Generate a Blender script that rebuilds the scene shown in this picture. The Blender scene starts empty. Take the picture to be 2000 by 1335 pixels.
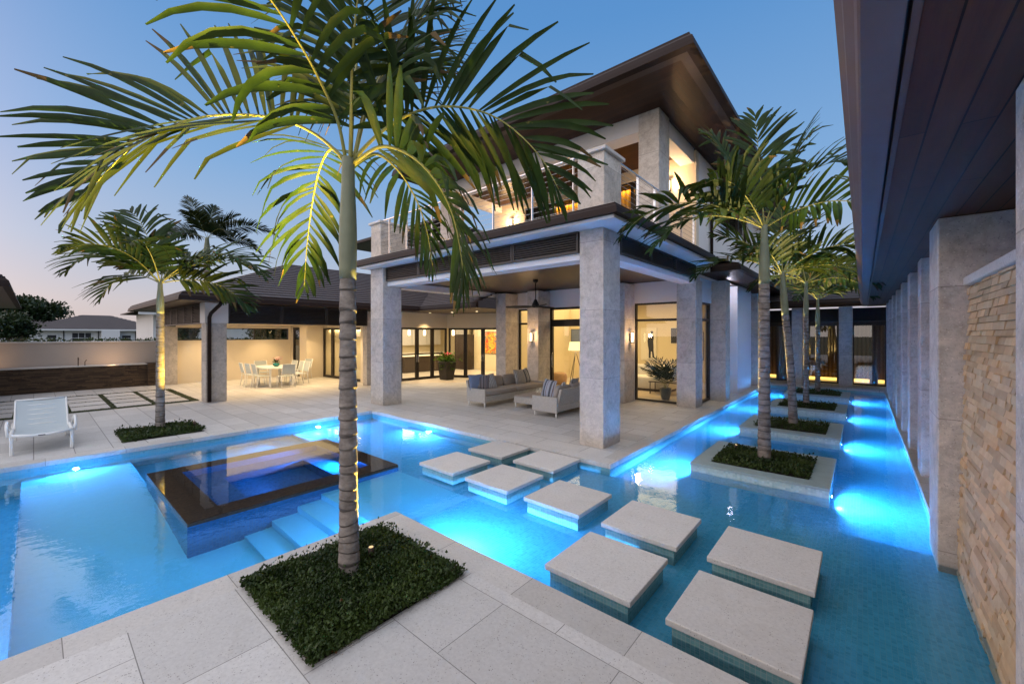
import bpy, math, random
import numpy as np
from mathutils import Vector, Matrix
random.seed(7)
R = math.radians
SC = bpy.context.scene
COL = SC.collection

# ------------------------------------------------------------------ objects
def tag(o, label=None, cat=None, group=None, kind=None):
    if label: o['label'] = label
    if cat: o['category'] = cat
    if group: o['group'] = group
    if kind: o['kind'] = kind
    return o
def thing(name, label, cat, loc=(0, 0, 0), rz=0., group=None):
    o = bpy.data.objects.new(name, None); COL.objects.link(o)
    o.empty_display_size = .2
    o.location = loc; o.rotation_euler = (0, 0, rz)
    return tag(o, label, cat, group)
def wloc(o):
    v = Vector((0, 0, 0))
    while o is not None:
        v += o.location; o = o.parent
    return v
def kids(o): return [c for c in bpy.data.objects if c.parent == o]
def copy_tree(o, kidmap, parent=None):
    c = o.copy(); COL.objects.link(c); c.parent = parent
    for k in kidmap.get(o.name, ()): copy_tree(k, kidmap, c)
    return c
def dup(o, loc, rz, label, group=None):
    km = {}
    for x in bpy.data.objects:
        if x.parent: km.setdefault(x.parent.name, []).append(x)
    c = copy_tree(o, km); c.location = loc; c.rotation_euler = (0, 0, rz)
    c['label'] = label
    if group: c['group'] = group
    return c

class MB:
    def __init__(s): s.v = []; s.f = []; s.m = []; s.sm = []; s.c = []; s.cur = 0; s.col = None
    def face(s, ids, mi=None, smooth=False):
        s.f.append(tuple(ids)); s.m.append(s.cur if mi is None else mi); s.sm.append(smooth); s.c.append(s.col)
    def add(s, vs, fs, mi=None, smooth=False):
        b = len(s.v); s.v.extend([tuple(p) for p in vs])
        for f in fs: s.face([b + i for i in f], mi, smooth)
        return s
    def box(s, x0, x1, y0, y1, z0, z1, mi=None):
        x0, x1 = sorted((x0, x1)); y0, y1 = sorted((y0, y1)); z0, z1 = sorted((z0, z1))
        vs = [(x0,y0,z0),(x1,y0,z0),(x1,y1,z0),(x0,y1,z0),(x0,y0,z1),(x1,y0,z1),(x1,y1,z1),(x0,y1,z1)]
        return s.add(vs, [(0,3,2,1),(4,5,6,7),(0,1,5,4),(1,2,6,5),(2,3,7,6),(3,0,4,7)], mi)
    def obox(s, c, ax, ay, az, mi=None):
        c = Vector(c); ax = Vector(ax); ay = Vector(ay); az = Vector(az)
        vs = [c + sx*ax + sy*ay + sz*az for sz in (-1,1) for sx, sy in ((-1,-1),(1,-1),(1,1),(-1,1))]
        return s.add(vs, [(0,3,2,1),(4,5,6,7),(0,1,5,4),(1,2,6,5),(2,3,7,6),(3,0,4,7)], mi)
    def quad(s, a, b, c, d, mi=None): return s.add([a, b, c, d], [(0,1,2,3)], mi)
    def prism(s, poly, z0, z1, mi=None):
        n = len(poly)
        vs = [(x, y, z0) for x, y in poly] + [(x, y, z1) for x, y in poly]
        fs = [tuple(range(n - 1, -1, -1)), tuple(range(n, 2 * n))] + [(i, (i+1) % n, n + (i+1) % n, n + i) for i in range(n)]
        return s.add(vs, fs, mi)
    def extr(s, prof, a, b, mi=None):
        """closed profile of (out, z) pairs swept from a to b; out is measured to the right of travel"""
        a = Vector(a); b = Vector(b); d = (b - a).normalized(); o = Vector((d.y, -d.x, 0)); n = len(prof)
        vs = [a + o * p[0] + Vector((0, 0, p[1])) for p in prof] + [b + o * p[0] + Vector((0, 0, p[1])) for p in prof]
        fs = [tuple(range(n)), tuple(range(2 * n - 1, n - 1, -1))] + [(i, n + i, n + (i+1) % n, (i+1) % n) for i in range(n)]
        return s.add(vs, fs, mi)
    def tube(s, pts, r, seg=8, mi=None, cap=True):
        pts = [Vector(p) for p in pts]; n = len(pts)
        rs = r if isinstance(r, (list, tuple)) else [r] * n
        b = len(s.v); prev = None
        for i, p in enumerate(pts):
            t = (pts[min(i+1, n-1)] - pts[max(i-1, 0)])
            t = t.normalized() if t.length > 1e-9 else Vector((0, 0, 1))
            if prev is None:
                u = t.cross(Vector((0, 0, 1)))
                if u.length < .05: u = t.cross(Vector((1, 0, 0)))
            else: u = prev - t * prev.dot(t)
            u.normalize(); prev = u; w = t.cross(u)
            for k in range(seg):
                a = 2 * math.pi * k / seg
                s.v.append(tuple(p + (u * math.cos(a) + w * math.sin(a)) * rs[i]))
        for i in range(n - 1):
            for k in range(seg):
                k2 = (k + 1) % seg
                s.face((b + i*seg + k, b + i*seg + k2, b + (i+1)*seg + k2, b + (i+1)*seg + k), mi, True)
        if cap:
            s.face([b + k for k in range(seg)][::-1], mi); s.face([b + (n-1)*seg + k for k in range(seg)], mi)
        return s
    def lathe(s, prof, c=(0, 0, 0), seg=20, mi=None, jit=0., cap=True):
        b = len(s.v); n = len(prof)
        for i, (r, z) in enumerate(prof):
            for k in range(seg):
                a = 2 * math.pi * k / seg
                rr = r * (1 + jit * math.sin(3 * a + i * 1.7) * .5 + jit * math.sin(5 * a - i))
                s.v.append((c[0] + rr * math.cos(a), c[1] + rr * math.sin(a), c[2] + z))
        for i in range(n - 1):
            for k in range(seg):
                k2 = (k + 1) % seg
                s.face((b + i*seg + k, b + i*seg + k2, b + (i+1)*seg + k2, b + (i+1)*seg + k), mi, True)
        if cap:
            s.face([b + k for k in range(seg)][::-1], mi); s.face([b + (n-1)*seg + k for k in range(seg)], mi)
        return s
    def build(s, name, mats, parent=None, bevel=0., origin=None, seg=1):
        if not isinstance(mats, (list, tuple)): mats = [mats]
        me = bpy.data.meshes.new(name)
        v = np.array(s.v, dtype=float)
        if parent is not None: off = np.array(wloc(parent))
        elif origin is not None: off = np.array(origin, dtype=float)
        else:
            off = np.array([(v[:,0].min()+v[:,0].max())/2, (v[:,1].min()+v[:,1].max())/2, v[:,2].min()])
        me.from_pydata((v - off).tolist(), [], s.f)
        for m in mats: me.materials.append(m)
        me.polygons.foreach_set('material_index', s.m)
        me.polygons.foreach_set('use_smooth', s.sm)
        if any(c is not None for c in s.c):
            at = me.attributes.new('Col', 'FLOAT_COLOR', 'FACE')
            at.data.foreach_set('color', np.array([(c if c is not None else (.5,.5,.5)) + (1.,) for c in s.c], dtype=float).ravel())
        me.update()
        o = bpy.data.objects.new(name, me); COL.objects.link(o)
        if parent is not None: o.parent = parent
        else: o.location = off
        if bevel:
            b = o.modifiers.new('edge', 'BEVEL'); b.width = bevel; b.segments = seg; b.limit_method = 'ANGLE'; b.angle_limit = R(40)
        return o
def bx(name, mat, parent, *a, bevel=0.): return MB().box(*a).build(name, mat, parent, bevel)
def struct(o): o['kind'] = 'structure'; return o

# ------------------------------------------------------------------ materials
class NT:
    def __init__(s, name):
        s.m = bpy.data.materials.new(name); s.m.use_nodes = True
        s.t = s.m.node_tree; s.t.nodes.clear()
        s.out = s.t.nodes.new('ShaderNodeOutputMaterial')
    def n(s, typ, **kw):
        nd = s.t.nodes.new('ShaderNode' + typ)
        for k, v in kw.items():
            if k.startswith('i_'):
                key = k[2:]; key = int(key) if key.isdigit() else key.replace('_', ' ')
                s.set(nd.inputs[key], v)
            else: setattr(nd, k, v)
        return nd
    def set(s, inp, v):
        if isinstance(v, bpy.types.NodeSocket): s.t.links.new(v, inp)
        elif isinstance(v, (tuple, list)):
            v = tuple(v)
            if len(inp.default_value) == 4 and len(v) == 3: v += (1.,)
            inp.default_value = v
        else: inp.default_value = v
    def math(s, op, a, b=0., c=0.):
        nd = s.n('Math', operation=op); s.set(nd.inputs[0], a); s.set(nd.inputs[1], b); s.set(nd.inputs[2], c); return nd.outputs[0]
    def mix(s, f, a, b, bt='MIX'):
        nd = s.n('Mix', data_type='RGBA', blend_type=bt); s.set(nd.inputs[0], f); s.set(nd.inputs[6], a); s.set(nd.inputs[7], b); return nd.outputs[2]
    def ramp(s, f, stops):
        nd = s.n('ValToRGB'); e = nd.color_ramp.elements
        while len(e) < len(stops): e.new(.5)
        for el, (p, c) in zip(e, stops):
            el.position = p; el.color = tuple(c) + (1.,) if len(c) == 3 else c
        s.set(nd.inputs[0], f); return nd.outputs[0]
    def pos(s): return s.n('NewGeometry').outputs['Position']
    def planar(s):
        g = s.n('NewGeometry'); p = s.n('SeparateXYZ', i_0=g.outputs['Position']); q = s.n('SeparateXYZ', i_0=g.outputs['True Normal'])
        ax = s.math('ROUND', s.math('ABSOLUTE', q.outputs[0])); az = s.math('ROUND', s.math('ABSOLUTE', q.outputs[2]))
        u = s.math('ADD', s.math('MULTIPLY', p.outputs[0], s.math('SUBTRACT', 1., ax)), s.math('MULTIPLY', p.outputs[1], ax))
        v = s.math('ADD', s.math('MULTIPLY', p.outputs[2], s.math('SUBTRACT', 1., az)), s.math('MULTIPLY', p.outputs[1], az))
        c = s.n('CombineXYZ', i_0=u, i_1=v); return c.outputs[0]
    def noise(s, scale, detail=4., vec=None, rough=.55, **kw):
        nd = s.n('TexNoise', i_Scale=scale, i_Detail=detail, i_Roughness=rough, **kw)
        s.set(nd.inputs['Vector'], vec if vec is not None else s.pos()); return nd.outputs[0]
    def mapv(s, vec, scale=(1,1,1), loc=(0,0,0), rot=(0,0,0)):
        return s.n('Mapping', i_Vector=vec, i_Scale=scale, i_Location=loc, i_Rotation=rot).outputs[0]
    def brick(s, vec, w, h, mortar, c1=(0,0,0), c2=(1,1,1), cm=(.5,.5,.5), off=.5, smooth=.1):
        nd = s.n('TexBrick', i_Vector=vec, i_Scale=1., i_Brick_Width=w, i_Row_Height=h, i_Mortar_Size=mortar, i_Mortar_Smooth=smooth,
                 i_Color1=c1, i_Color2=c2, i_Mortar=cm, offset=off)
        return nd.outputs[0], nd.outputs[1]
    def bump(s, h, strength=.3, dist=.01): return s.n('Bump', i_Height=h, i_Strength=strength, i_Distance=dist).outputs[0]
    def pbsdf(s, col, rough=.6, normal=None, spec=.5, metal=0., **kw):
        nd = s.n('BsdfPrincipled'); s.set(nd.inputs['Base Color'], col); s.set(nd.inputs['Roughness'], rough)
        s.set(nd.inputs['Specular IOR Level'], spec); s.set(nd.inputs['Metallic'], metal)
        if normal is not None: s.set(nd.inputs['Normal'], normal)
        for k, v in kw.items(): s.set(nd.inputs[k.replace('_', ' ')], v)
        return nd.outputs[0]
    def done(s, sh): s.t.links.new(sh, s.out.inputs[0]); return s.m

def simple(name, col, rough=.6, metal=0., var=.12, scale=6., bump=0., bscale=40., spec=.5):
    t = NT(name); a = Vector(col); n = t.noise(scale)
    c = t.mix(n, tuple(a * (1 - var)), tuple(a * (1 + var)))
    nm = t.bump(t.noise(bscale, 6.), bump, .01) if bump else None
    return t.done(t.pbsdf(c, rough, nm, spec, metal))
def emit(name, col, st):
    t = NT(name); return t.done(t.n('Emission', i_Color=col, i_Strength=st).outputs[0])

def stone_mat(name, a, b, pit=(.25,.22,.2), blocks=None):
    t = NT(name); p = t.pos()
    n1 = t.noise(5., 6., rough=.72, i_Distortion=.6); n2 = t.noise(17., 6., rough=.7)
    c = t.mix(t.ramp(n1, [(.36,(0,0,0)),(.62,(1,1,1))]), a, b)
    c = t.mix(t.math('MULTIPLY', t.ramp(n2, [(.42,(0,0,0)),(.72,(1,1,1))]), .5), c, tuple(Vector(b) * 1.25))
    v = t.n('TexVoronoi', i_Vector=t.mapv(p, (1,1,1.6)), i_Scale=24.).outputs[0]
    fleck = t.ramp(t.math('ADD', v, t.math('MULTIPLY', n2, .35)), [(.26,(1,1,1)),(.36,(0,0,0))])
    c = t.mix(t.math('MULTIPLY', fleck, .6), c, tuple(Vector(b) * 1.5))
    n3 = t.noise(55., 4., rough=.6)
    pits = t.ramp(n3, [(.6,(0,0,0)),(.68,(1,1,1))])
    c = t.mix(t.math('MULTIPLY', pits, .75), c, pit)
    # grime towards the foot of each column
    z = t.n('SeparateXYZ', i_0=p).outputs[2]
    g = t.math('MULTIPLY', t.ramp(t.math('ADD', z, t.math('MULTIPLY', n2, .3)), [(.0,(1,1,1)),(.42,(0,0,0))]), .45)
    c = t.mix(g, c, (.30,.235,.17))
    h = t.math('SUBTRACT', t.math('MULTIPLY', n2, .6), pits)
    if blocks:
        bc, bf = t.brick(t.planar(), blocks[0], blocks[1], .004, (0,0,0), (1,1,1), (.5,.5,.5), off=0.)
        c = t.mix(t.math('MULTIPLY', bf, .7), c, (.17,.15,.14))
        c = t.mix(.14, c, bc, 'OVERLAY')
    return t.done(t.pbsdf(c, .75, t.bump(h, .35, .006), .3))

def paver_mat(name, w, h, base=(.43,.415,.40), off=.5, rot=0., mortar=.003, loc=(0,0,0)):
    t = NT(name); p = t.pos()
    bc, bf = t.brick(t.mapv(p, (1,1,1), loc, (0,0,rot)), w, h, mortar, tuple(Vector(base)*.85), tuple(Vector(base)*1.08), (.17,.16,.15), off)
    n1 = t.noise(1.3, 5., rough=.6); n2 = t.noise(38., 5., rough=.65)
    c = t.mix(t.math('MULTIPLY', t.ramp(n1, [(.35,(0,0,0)),(.7,(1,1,1))]), .35), bc, tuple(Vector(base) * .72))
    c = t.mix(1., c, t.ramp(t.n('ObjectInfo').outputs['Random'], [(0., (.90,.89,.875)), (1., (1.05,1.05,1.05))]), 'MULTIPLY')
    st = t.ramp(t.noise(3.4, 6., rough=.7, i_Distortion=1.2), [(.50,(0,0,0)),(.72,(1,1,1))])
    c = t.mix(t.math('MULTIPLY', st, .18), c, (.30,.255,.20))
    v = t.n('TexVoronoi', i_Vector=p, i_Scale=58., i_Randomness=1.).outputs[0]
    sel = t.ramp(t.noise(9., 3.), [(.36,(0,0,0)),(.62,(1,1,1))])
    pit = t.math('MULTIPLY', t.ramp(t.math('ADD', v, t.math('MULTIPLY', n2, .25)), [(.24,(1,1,1)),(.36,(0,0,0))]), sel)
    c = t.mix(t.math('MULTIPLY', t.ramp(n2, [(.35,(1,1,1)),(.6,(0,0,0))]), .22), c, (.27,.25,.24))
    c = t.mix(t.math('MULTIPLY', pit, .85), c, (.13,.11,.095))
    hgt = t.math('SUBTRACT', t.math('SUBTRACT', t.math('MULTIPLY', n2, .4), pit), t.math('MULTIPLY', bf, 1.5))
    return t.done(t.pbsdf(c, .62, t.bump(hgt, .4, .004), .35))

def tile_mat(name, c1, c2, mort, size=.026, rough=.18, m=.0016, spread=1.):
    t = NT(name); v = t.planar()
    bc, bf = t.brick(v, size, size, m, c1, c2, mort, off=0., smooth=.2)
    w = t.n('TexWhiteNoise', noise_dimensions='2D')
    sn = t.n('VectorMath', operation='SNAP'); t.set(sn.inputs[0], v); t.set(sn.inputs[1], (size, size, 1.))
    t.set(w.inputs['Vector'], sn.outputs[0])
    c = t.mix(t.math('MULTIPLY', w.outputs[0], t.math('MULTIPLY', t.math('SUBTRACT', 1., bf), .55 * spread)), bc, tuple(Vector(c2) * 1.35))
    c = t.mix(.25, c, t.mix(t.noise(1.1), tuple(Vector(c1)*.8), tuple(Vector(c2)*1.1)))
    return t.done(t.pbsdf(c, rough, t.bump(t.math('SUBTRACT', 1., bf), .25, .003), .5))

def plank_mat(name, c1, c2, w, axis='y', rough=.38, seamw=.004, spec=.5):
    """boards running along axis, w wide"""
    t = NT(name); p = t.pos()
    rot = (0, 0, 0) if axis == 'x' else (0, 0, R(90))
    v = t.mapv(p, (1,1,1), (0,0,0), rot)
    bc, bf = t.brick(v, 3.1, w, seamw, (.0,.0,.0), (1,1,1), (.5,.5,.5), off=.37)
    g = t.noise(7., 6., t.mapv(v, (.35, 9., 1.)), .6); g2 = t.noise(3., 3., t.mapv(v, (.25, 3., 1.)), .5, i_Distortion=1.6)
    f = t.math('ADD', t.math('MULTIPLY', g, .55), t.math('MULTIPLY', g2, .45))
    c = t.mix(t.ramp(f, [(.2,(0,0,0)),(.85,(1,1,1))]), c1, c2)
    c = t.mix(.5, c, t.mix(.5, c, bc, 'SOFT_LIGHT')); c = t.mix(bf, c, (.004,.003,.003))
    return t.done(t.pbsdf(c, t.math('ADD', rough, t.math('MULTIPLY', g, .15)), t.bump(t.math('SUBTRACT', t.math('MULTIPLY', g, .15), bf), .4, .006), spec))

def leaf_mat(name, a, b, dry=None, trans=.35, rough=.42):
    t = NT(name); p = t.pos()
    n = t.noise(3.2, 4.); n2 = t.noise(28., 3.)
    c = t.mix(t.ramp(n, [(.35,(0,0,0)),(.65,(1,1,1))]), a, b)
    c = t.mix(t.math('MULTIPLY', n2, .35), c, tuple(Vector(a) * .5))
    if dry: c = t.mix(t.ramp(t.noise(11., 3.), [(.69,(0,0,0)),(.76,(1,1,1))]), c, dry)
    d = t.pbsdf(c, rough, t.bump(n2, .25, .004), .22)
    tr = t.n('BsdfTranslucent', i_Color=t.mix(.4, c, (.11,.12,.012))).outputs[0]
    mx = t.n('MixShader', i_0=trans); t.set(mx.inputs[1], d); t.set(mx.inputs[2], tr)
    return t.done(mx.outputs[0])

def stripe_mat(name, base, bands, period, axis=0):
    """woven fabric with stripes in object space; bands = [(start, end, colour)] as fractions of the period"""
    t = NT(name); tc = t.n('TexCoord').outputs['Object']
    x = t.n('SeparateXYZ', i_0=tc).outputs[axis]
    f = t.math('FRACT', t.math('DIVIDE', t.math('ADD', x, 10.), period))
    stops = []; last = 0.
    for a, b, c in bands: stops += [(a, c)]; stops += [(b, base)]
    r = t.n('ValToRGB'); e = r.color_ramp; e.interpolation = 'CONSTANT'
    e.elements[0].position = 0.; e.elements[0].color = tuple(base) + (1.,)
    e.elements[1].position = .999; e.elements[1].color = tuple(base) + (1.,)
    for p, c in stops:
        el = e.elements.new(p); el.color = tuple(c) + (1.,)
    t.set(r.inputs[0], f)
    w = t.noise(160., 2., tc)
    c = t.mix(t.math('MULTIPLY', w, .25), r.outputs[0], (.12,.11,.1))
    return t.done(t.pbsdf(c, .9, t.bump(w, .2, .003), .1))
# ------------------------------------------------------------------ palette
M = {}
M['coral'] = stone_mat('coral_stone', (.375,.335,.295), (.57,.52,.465), blocks=(50., 1.22))
M['coral_tile'] = stone_mat('coral_stone_tile', (.40,.34,.30), (.52,.46,.42), blocks=(.3, .15))
M['patio'] = paver_mat('shellstone_slab', .93, .62, (.60,.585,.56), loc=(.17, .21, 0))
M['terrace'] = paver_mat('shellstone_terrace', .92, .46, (.57,.555,.53), mortar=.006)
M['coping_x'] = paver_mat('shellstone_coping', .93, 9., (.62,.60,.57), off=0., loc=(.20, 3.3, 0))
M['coping_y'] = paver_mat('shellstone_coping_side', .93, 9., (.62,.60,.57), off=0., rot=R(90), loc=(.12, 3.3, 0))
M['slab'] = paver_mat('shellstone_tread', 40., 40., (.65,.63,.60), off=0., loc=(20.3, 19.1, 0))
M['white'] = simple('white_plaster', (.72,.70,.69), .7, var=.05, scale=2., bump=.06, bscale=120.)
M['cream'] = simple('cream_plaster', (.66,.58,.46), .75, var=.05, scale=1.5, bump=.08, bscale=90.)
M['garden'] = simple('garden_wall_plaster', (.46,.40,.35), .8, var=.12, scale=.8, bump=.12, bscale=70.)
M['bronze'] = simple('dark_bronze', (.050,.034,.030), .42, .3, var=.15, scale=9.)
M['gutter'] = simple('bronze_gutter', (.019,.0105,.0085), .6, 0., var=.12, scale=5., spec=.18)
M['gutter_lit'] = simple('bronze_gutter_lit', (.10,.064,.055), .6, 0., var=.12, scale=5.)  # paler copy of the gutter bronze, its stronger lighting put into the colour
M['louver'] = simple('louver_paint', (.036,.031,.029), .5, var=.15, scale=8.)
M['frame'] = simple('window_bronze', (.022,.018,.017), .38, .3, var=.15, scale=8.)
M['steel'] = simple('brushed_steel', (.62,.62,.62), .26, 1., var=.06, scale=30.)
M['whitemetal'] = simple('white_powdercoat', (.74,.74,.72), .4, var=.03)
M['wood_y'] = plank_mat('stained_soffit_boards', (.017,.0062,.003), (.055,.020,.0095), .135, 'y', .35, spec=.25)
M['wood_x'] = plank_mat('stained_soffit_boards_across', (.017,.0062,.003), (.055,.020,.0095), .135, 'x', .35, spec=.25)
M['ceil'] = plank_mat('walnut_ceiling_boards', (.024,.013,.0075), (.066,.035,.019), .12, 'x', .36)
M['col_wood'] = plank_mat('colonnade_soffit_boards', (.040,.015,.007), (.115,.045,.020), .128, 'y', .55, .0045, spec=.18)
M['tile_pool'] = tile_mat('aqua_glass_mosaic', (.12,.36,.42), (.20,.46,.50), (.36,.48,.48), .031)
M['tile_step'] = tile_mat('sea_glass_mosaic', (.10,.26,.27), (.20,.37,.36), (.42,.46,.42), .03)
M['tile_isle'] = tile_mat('pale_glass_mosaic', (.27,.44,.45), (.48,.60,.58), (.55,.60,.57), .031)
M['tile_floor'] = tile_mat('pool_floor_mosaic', (.050,.315,.49), (.080,.385,.58), (.14,.43,.58), .031, m=.002)
M['tile_spa'] = tile_mat('cobalt_mosaic', (.010,.05,.12), (.022,.10,.22), (.06,.10,.13), .031, spread=1.1)
M['tile_rim'] = tile_mat('umber_mosaic', (.030,.020,.014), (.075,.045,.026), (.04,.03,.025), spread=.6, rough=.1)
M['plaster_pool'] = simple('pool_plaster', (.09,.45,.64), .6, var=.08, scale=24., bump=.1, bscale=60.)
M['isle_top'] = simple('island_cap_stone', (.30,.38,.38), .5, var=.18, scale=7., bump=.1, bscale=80.)
M['soil'] = simple('planting_soil', (.018,.013,.009), .95, var=.4, scale=30., bump=.6, bscale=60.)
M['trunk'] = None
M['wicker'] = None
M['fabric'] = simple('taupe_fabric', (.34,.30,.27), .9, var=.08, scale=30., bump=.15, bscale=260., spec=.1)
M['sling'] = simple('white_sling_mesh', (.46,.52,.54), .6, var=.05, scale=60., bump=.2, bscale=400.)
M['black'] = simple('black_powdercoat', (.012,.011,.011), .4)
M['darkpot'] = simple('dark_planter', (.022,.018,.016), .45, var=.2)
M['teal'] = simple('teal_glaze', (.03,.25,.20), .2)
M['bluepot'] = simple('slate_blue_glaze', (.05,.065,.075), .3)
M['pink'] = simple('pink_petals', (.62,.10,.16), .7)
M['palepink'] = simple('pale_pink_petals', (.75,.42,.38), .7)
M['grass'] = simple('turf_blades', (.045,.060,.016), .9, var=.35, scale=30.)
M['grassbase'] = simple('turf_base', (.035,.045,.014), .95, var=.4, scale=40., bump=.5, bscale=200.)
M['ground'] = simple('ground_lawn', (.05,.065,.03), .95, var=.3, scale=.8)
M['rattan'] = simple('rattan', (.36,.21,.09), .7, var=.3, scale=26., bump=.7, bscale=60.)
M['shade'] = emit('lampshade_glow', (1., .72, .30), 2.2)
M['glow'] = emit('warm_bulb', (1., .66, .30), 12.)
M['glow_soft'] = emit('warm_bulb_soft', (1., .78, .48), 5.)
M['ledw'] = emit('warm_led_strip', (1., .62, .14), 4.)
M['lens_dim'] = emit('dim_lamp_lens', (1., .7, .35), 1.2)
M['poolglow'] = emit('pool_light_lens', (.55, .85, 1.), 30.)
M['int_wall'] = simple('interior_wall', (.66,.56,.36), .8, var=.04, scale=2.)
M['int_floor'] = simple('interior_floor', (.52,.46,.38), .35, var=.08, scale=2.)
M['curtain'] = None
M['cabinet'] = simple('pale_cabinet', (.60,.57,.52), .5, var=.04)
M['cabdark'] = simple('espresso_cabinet', (.035,.022,.016), .4, var=.2)
M['whitesofa'] = simple('white_sofa_fabric', (.68,.64,.56), .9, var=.05, bump=.15, bscale=150., spec=.1)
M['rug'] = simple('beige_rug', (.42,.34,.24), .95, var=.15, scale=14., bump=.3, bscale=150.)
M['canvas'] = simple('white_canvas', (.72,.66,.52), .8, var=.03)
M['ink'] = simple('dark_ink', (.015,.015,.02), .7, var=.2)
M['hedge'] = leaf_mat('hedge_leaf', (.015,.035,.010), (.04,.075,.02))
M['frond'] = leaf_mat('palm_leaflet', (.008,.026,.005), (.026,.062,.010), (.20,.17,.05), trans=.32, rough=.55)
M['frond_far'] = leaf_mat('far_palm_leaflet', (.006,.018,.007), (.014,.032,.012), trans=.15)
M['indoor_leaf'] = simple('parlour_palm_leaf', (.012,.030,.012), .8, var=.4, scale=9., spec=.08)
M['dry_tip'] = simple('withered_leaf_tip', (.10,.068,.030), .8, var=.35, scale=12., spec=.1)
M['rachis'] = simple('palm_leafstalk', (.24,.23,.05), .5, var=.2, scale=8.)
M['shaft'] = simple('palm_crownshaft', (.17,.185,.115), .5, var=.4, scale=4., bump=.15, bscale=50.)
M['cover'] = leaf_mat('ground_cover_leaf', (.016,.036,.009), (.060,.095,.022), (.10,.030,.012), trans=.15, rough=.35)
M['treeleaf'] = leaf_mat('tree_leaf', (.010,.026,.010), (.025,.05,.018), trans=.15)
M['bark'] = simple('bark', (.10,.075,.055), .9, var=.3, bump=.4, bscale=30.)
M['house_white'] = simple('render_white', (.62,.62,.62), .8, var=.06, scale=.6)

def trunk_mat():
    t = NT('palm_trunk_bark'); p = t.pos()
    n = t.noise(9., 6., t.mapv(p, (1,1,2.2)), .65); n2 = t.noise(70., 4.)
    c = t.mix(t.ramp(n, [(.3,(0,0,0)),(.7,(1,1,1))]), (.11,.092,.080), (.30,.265,.235))
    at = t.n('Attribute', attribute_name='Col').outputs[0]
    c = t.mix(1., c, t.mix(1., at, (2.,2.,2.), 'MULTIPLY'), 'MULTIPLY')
    return t.done(t.pbsdf(c, .85, t.bump(t.math('ADD', n2, n), .5, .008), .2))
M['trunk'] = trunk_mat()
def wicker_mat():
    t = NT('pale_woven_resin'); tc = t.planar()
    bc, bf = t.brick(tc, .022, .011, .0022, (.56,.53,.49), (.68,.65,.61), (.26,.24,.22), .5)
    return t.done(t.pbsdf(bc, .6, t.bump(t.math('SUBTRACT', 1., bf), .5, .004), .3))
M['wicker'] = wicker_mat()
def curtain_mat(name, a, b):
    t = NT(name); w = t.n('TexWave', i_Scale=4.5, i_Distortion=1.2, bands_direction='DIAGONAL'); t.set(w.inputs['Vector'], t.mapv(t.pos(), (1,1,0.)))
    c = t.mix(w.outputs[1], a, b)
    return t.done(t.pbsdf(c, .9, t.bump(w.outputs[1], .6, .03), .1))
M['curtain'] = curtain_mat('amber_curtain', (.30,.15,.02), (.50,.29,.05))
M['curtain_dark'] = curtain_mat('brown_curtain', (.10,.055,.02), (.20,.12,.05))
def roof_mat():
    t = NT('slate_roof_tile'); p = t.pos(); n = t.noise(7., 4.); n2 = t.noise(1.2, 3.)
    c = t.mix(n, (.040,.032,.034), (.085,.072,.074)); c = t.mix(t.math('MULTIPLY', n2, .5), c, (.055,.042,.04))
    return t.done(t.pbsdf(c, .6, t.bump(n, .3, .01), .35))
M['roof'] = roof_mat()
def ledger_mat():
    t = NT('dark_ledgestone'); v = t.planar()
    bc, bf = t.brick(t.n('VectorMath', operation='ADD', i_0=v, i_1=t.n('CombineXYZ', i_0=t.noise(3., 2.)).outputs[0]).outputs[0], .28, .042, .0025, (.03,.02,.014), (.13,.085,.05), (.008,.006,.005), .43)
    n = t.noise(22., 5.)
    c = t.mix(t.math('MULTIPLY', n, .5), bc, (.05,.035,.025))
    return t.done(t.pbsdf(c, .7, t.bump(t.math('SUBTRACT', n, t.math('MULTIPLY', bf, 2.)), .7, .02), .3))
M['ledger'] = ledger_mat()
def block_mat():
    t = NT('split_sandstone'); at = t.n('Attribute', attribute_name='Col').outputs[0]
    n = t.noise(9., 5., rough=.6); n2 = t.noise(60., 5.)
    c = t.mix(t.ramp(n, [(.3,(0,0,0)),(.7,(1,1,1))]), (.40,.30,.19), (.48,.375,.25))
    c = t.mix(1., c, t.mix(1., at, (2.,2.,2.), 'MULTIPLY'), 'MULTIPLY')
    return t.done(t.pbsdf(c, .85, t.bump(t.math('ADD', n, t.math('MULTIPLY', n2, .5)), .35, .008), .25))
M['block'] = block_mat()
def water_mat(name, tint, scale, strength, ior=1.33):
    t = NT(name); p = t.pos()
    n = t.noise(scale, 2., t.mapv(p, (1., .8, 1.)), .5); n2 = t.noise(scale * 3.7, 2.)
    nm = t.bump(t.math('ADD', n, t.math('MULTIPLY', n2, .25)), strength, .02)
    g = t.n('BsdfGlass', i_Color=tint, i_Roughness=0., i_IOR=ior); t.set(g.inputs['Normal'], nm)
    return t.done(g.outputs[0])
M['water'] = water_mat('pool_water', (.90,.985,1.), 7., .09)
M['spawater'] = water_mat('spa_water', (.93,.98,1.), 7., .02)
def glass_mat(name, tint=(.93,.95,.93), refl=1.):
    t = NT(name); lw = t.n('LayerWeight', i_Blend=.5).outputs['Facing']
    f = t.math('ADD', .07 * refl, t.math('MULTIPLY', t.math('POWER', lw, 4.), .85))
    tr = t.n('BsdfTransparent', i_Color=tint).outputs[0]; gl = t.n('BsdfGlossy', i_Roughness=.005, i_Color=(1,1,1)).outputs[0]
    mx = t.n('MixShader', i_0=f); t.set(mx.inputs[1], tr); t.set(mx.inputs[2], gl)
    return t.done(mx.outputs[0])
M['glass'] = glass_mat('window_glass')
M['glass_dark'] = glass_mat('tinted_window_glass', (.55,.55,.52), 1.6)
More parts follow.
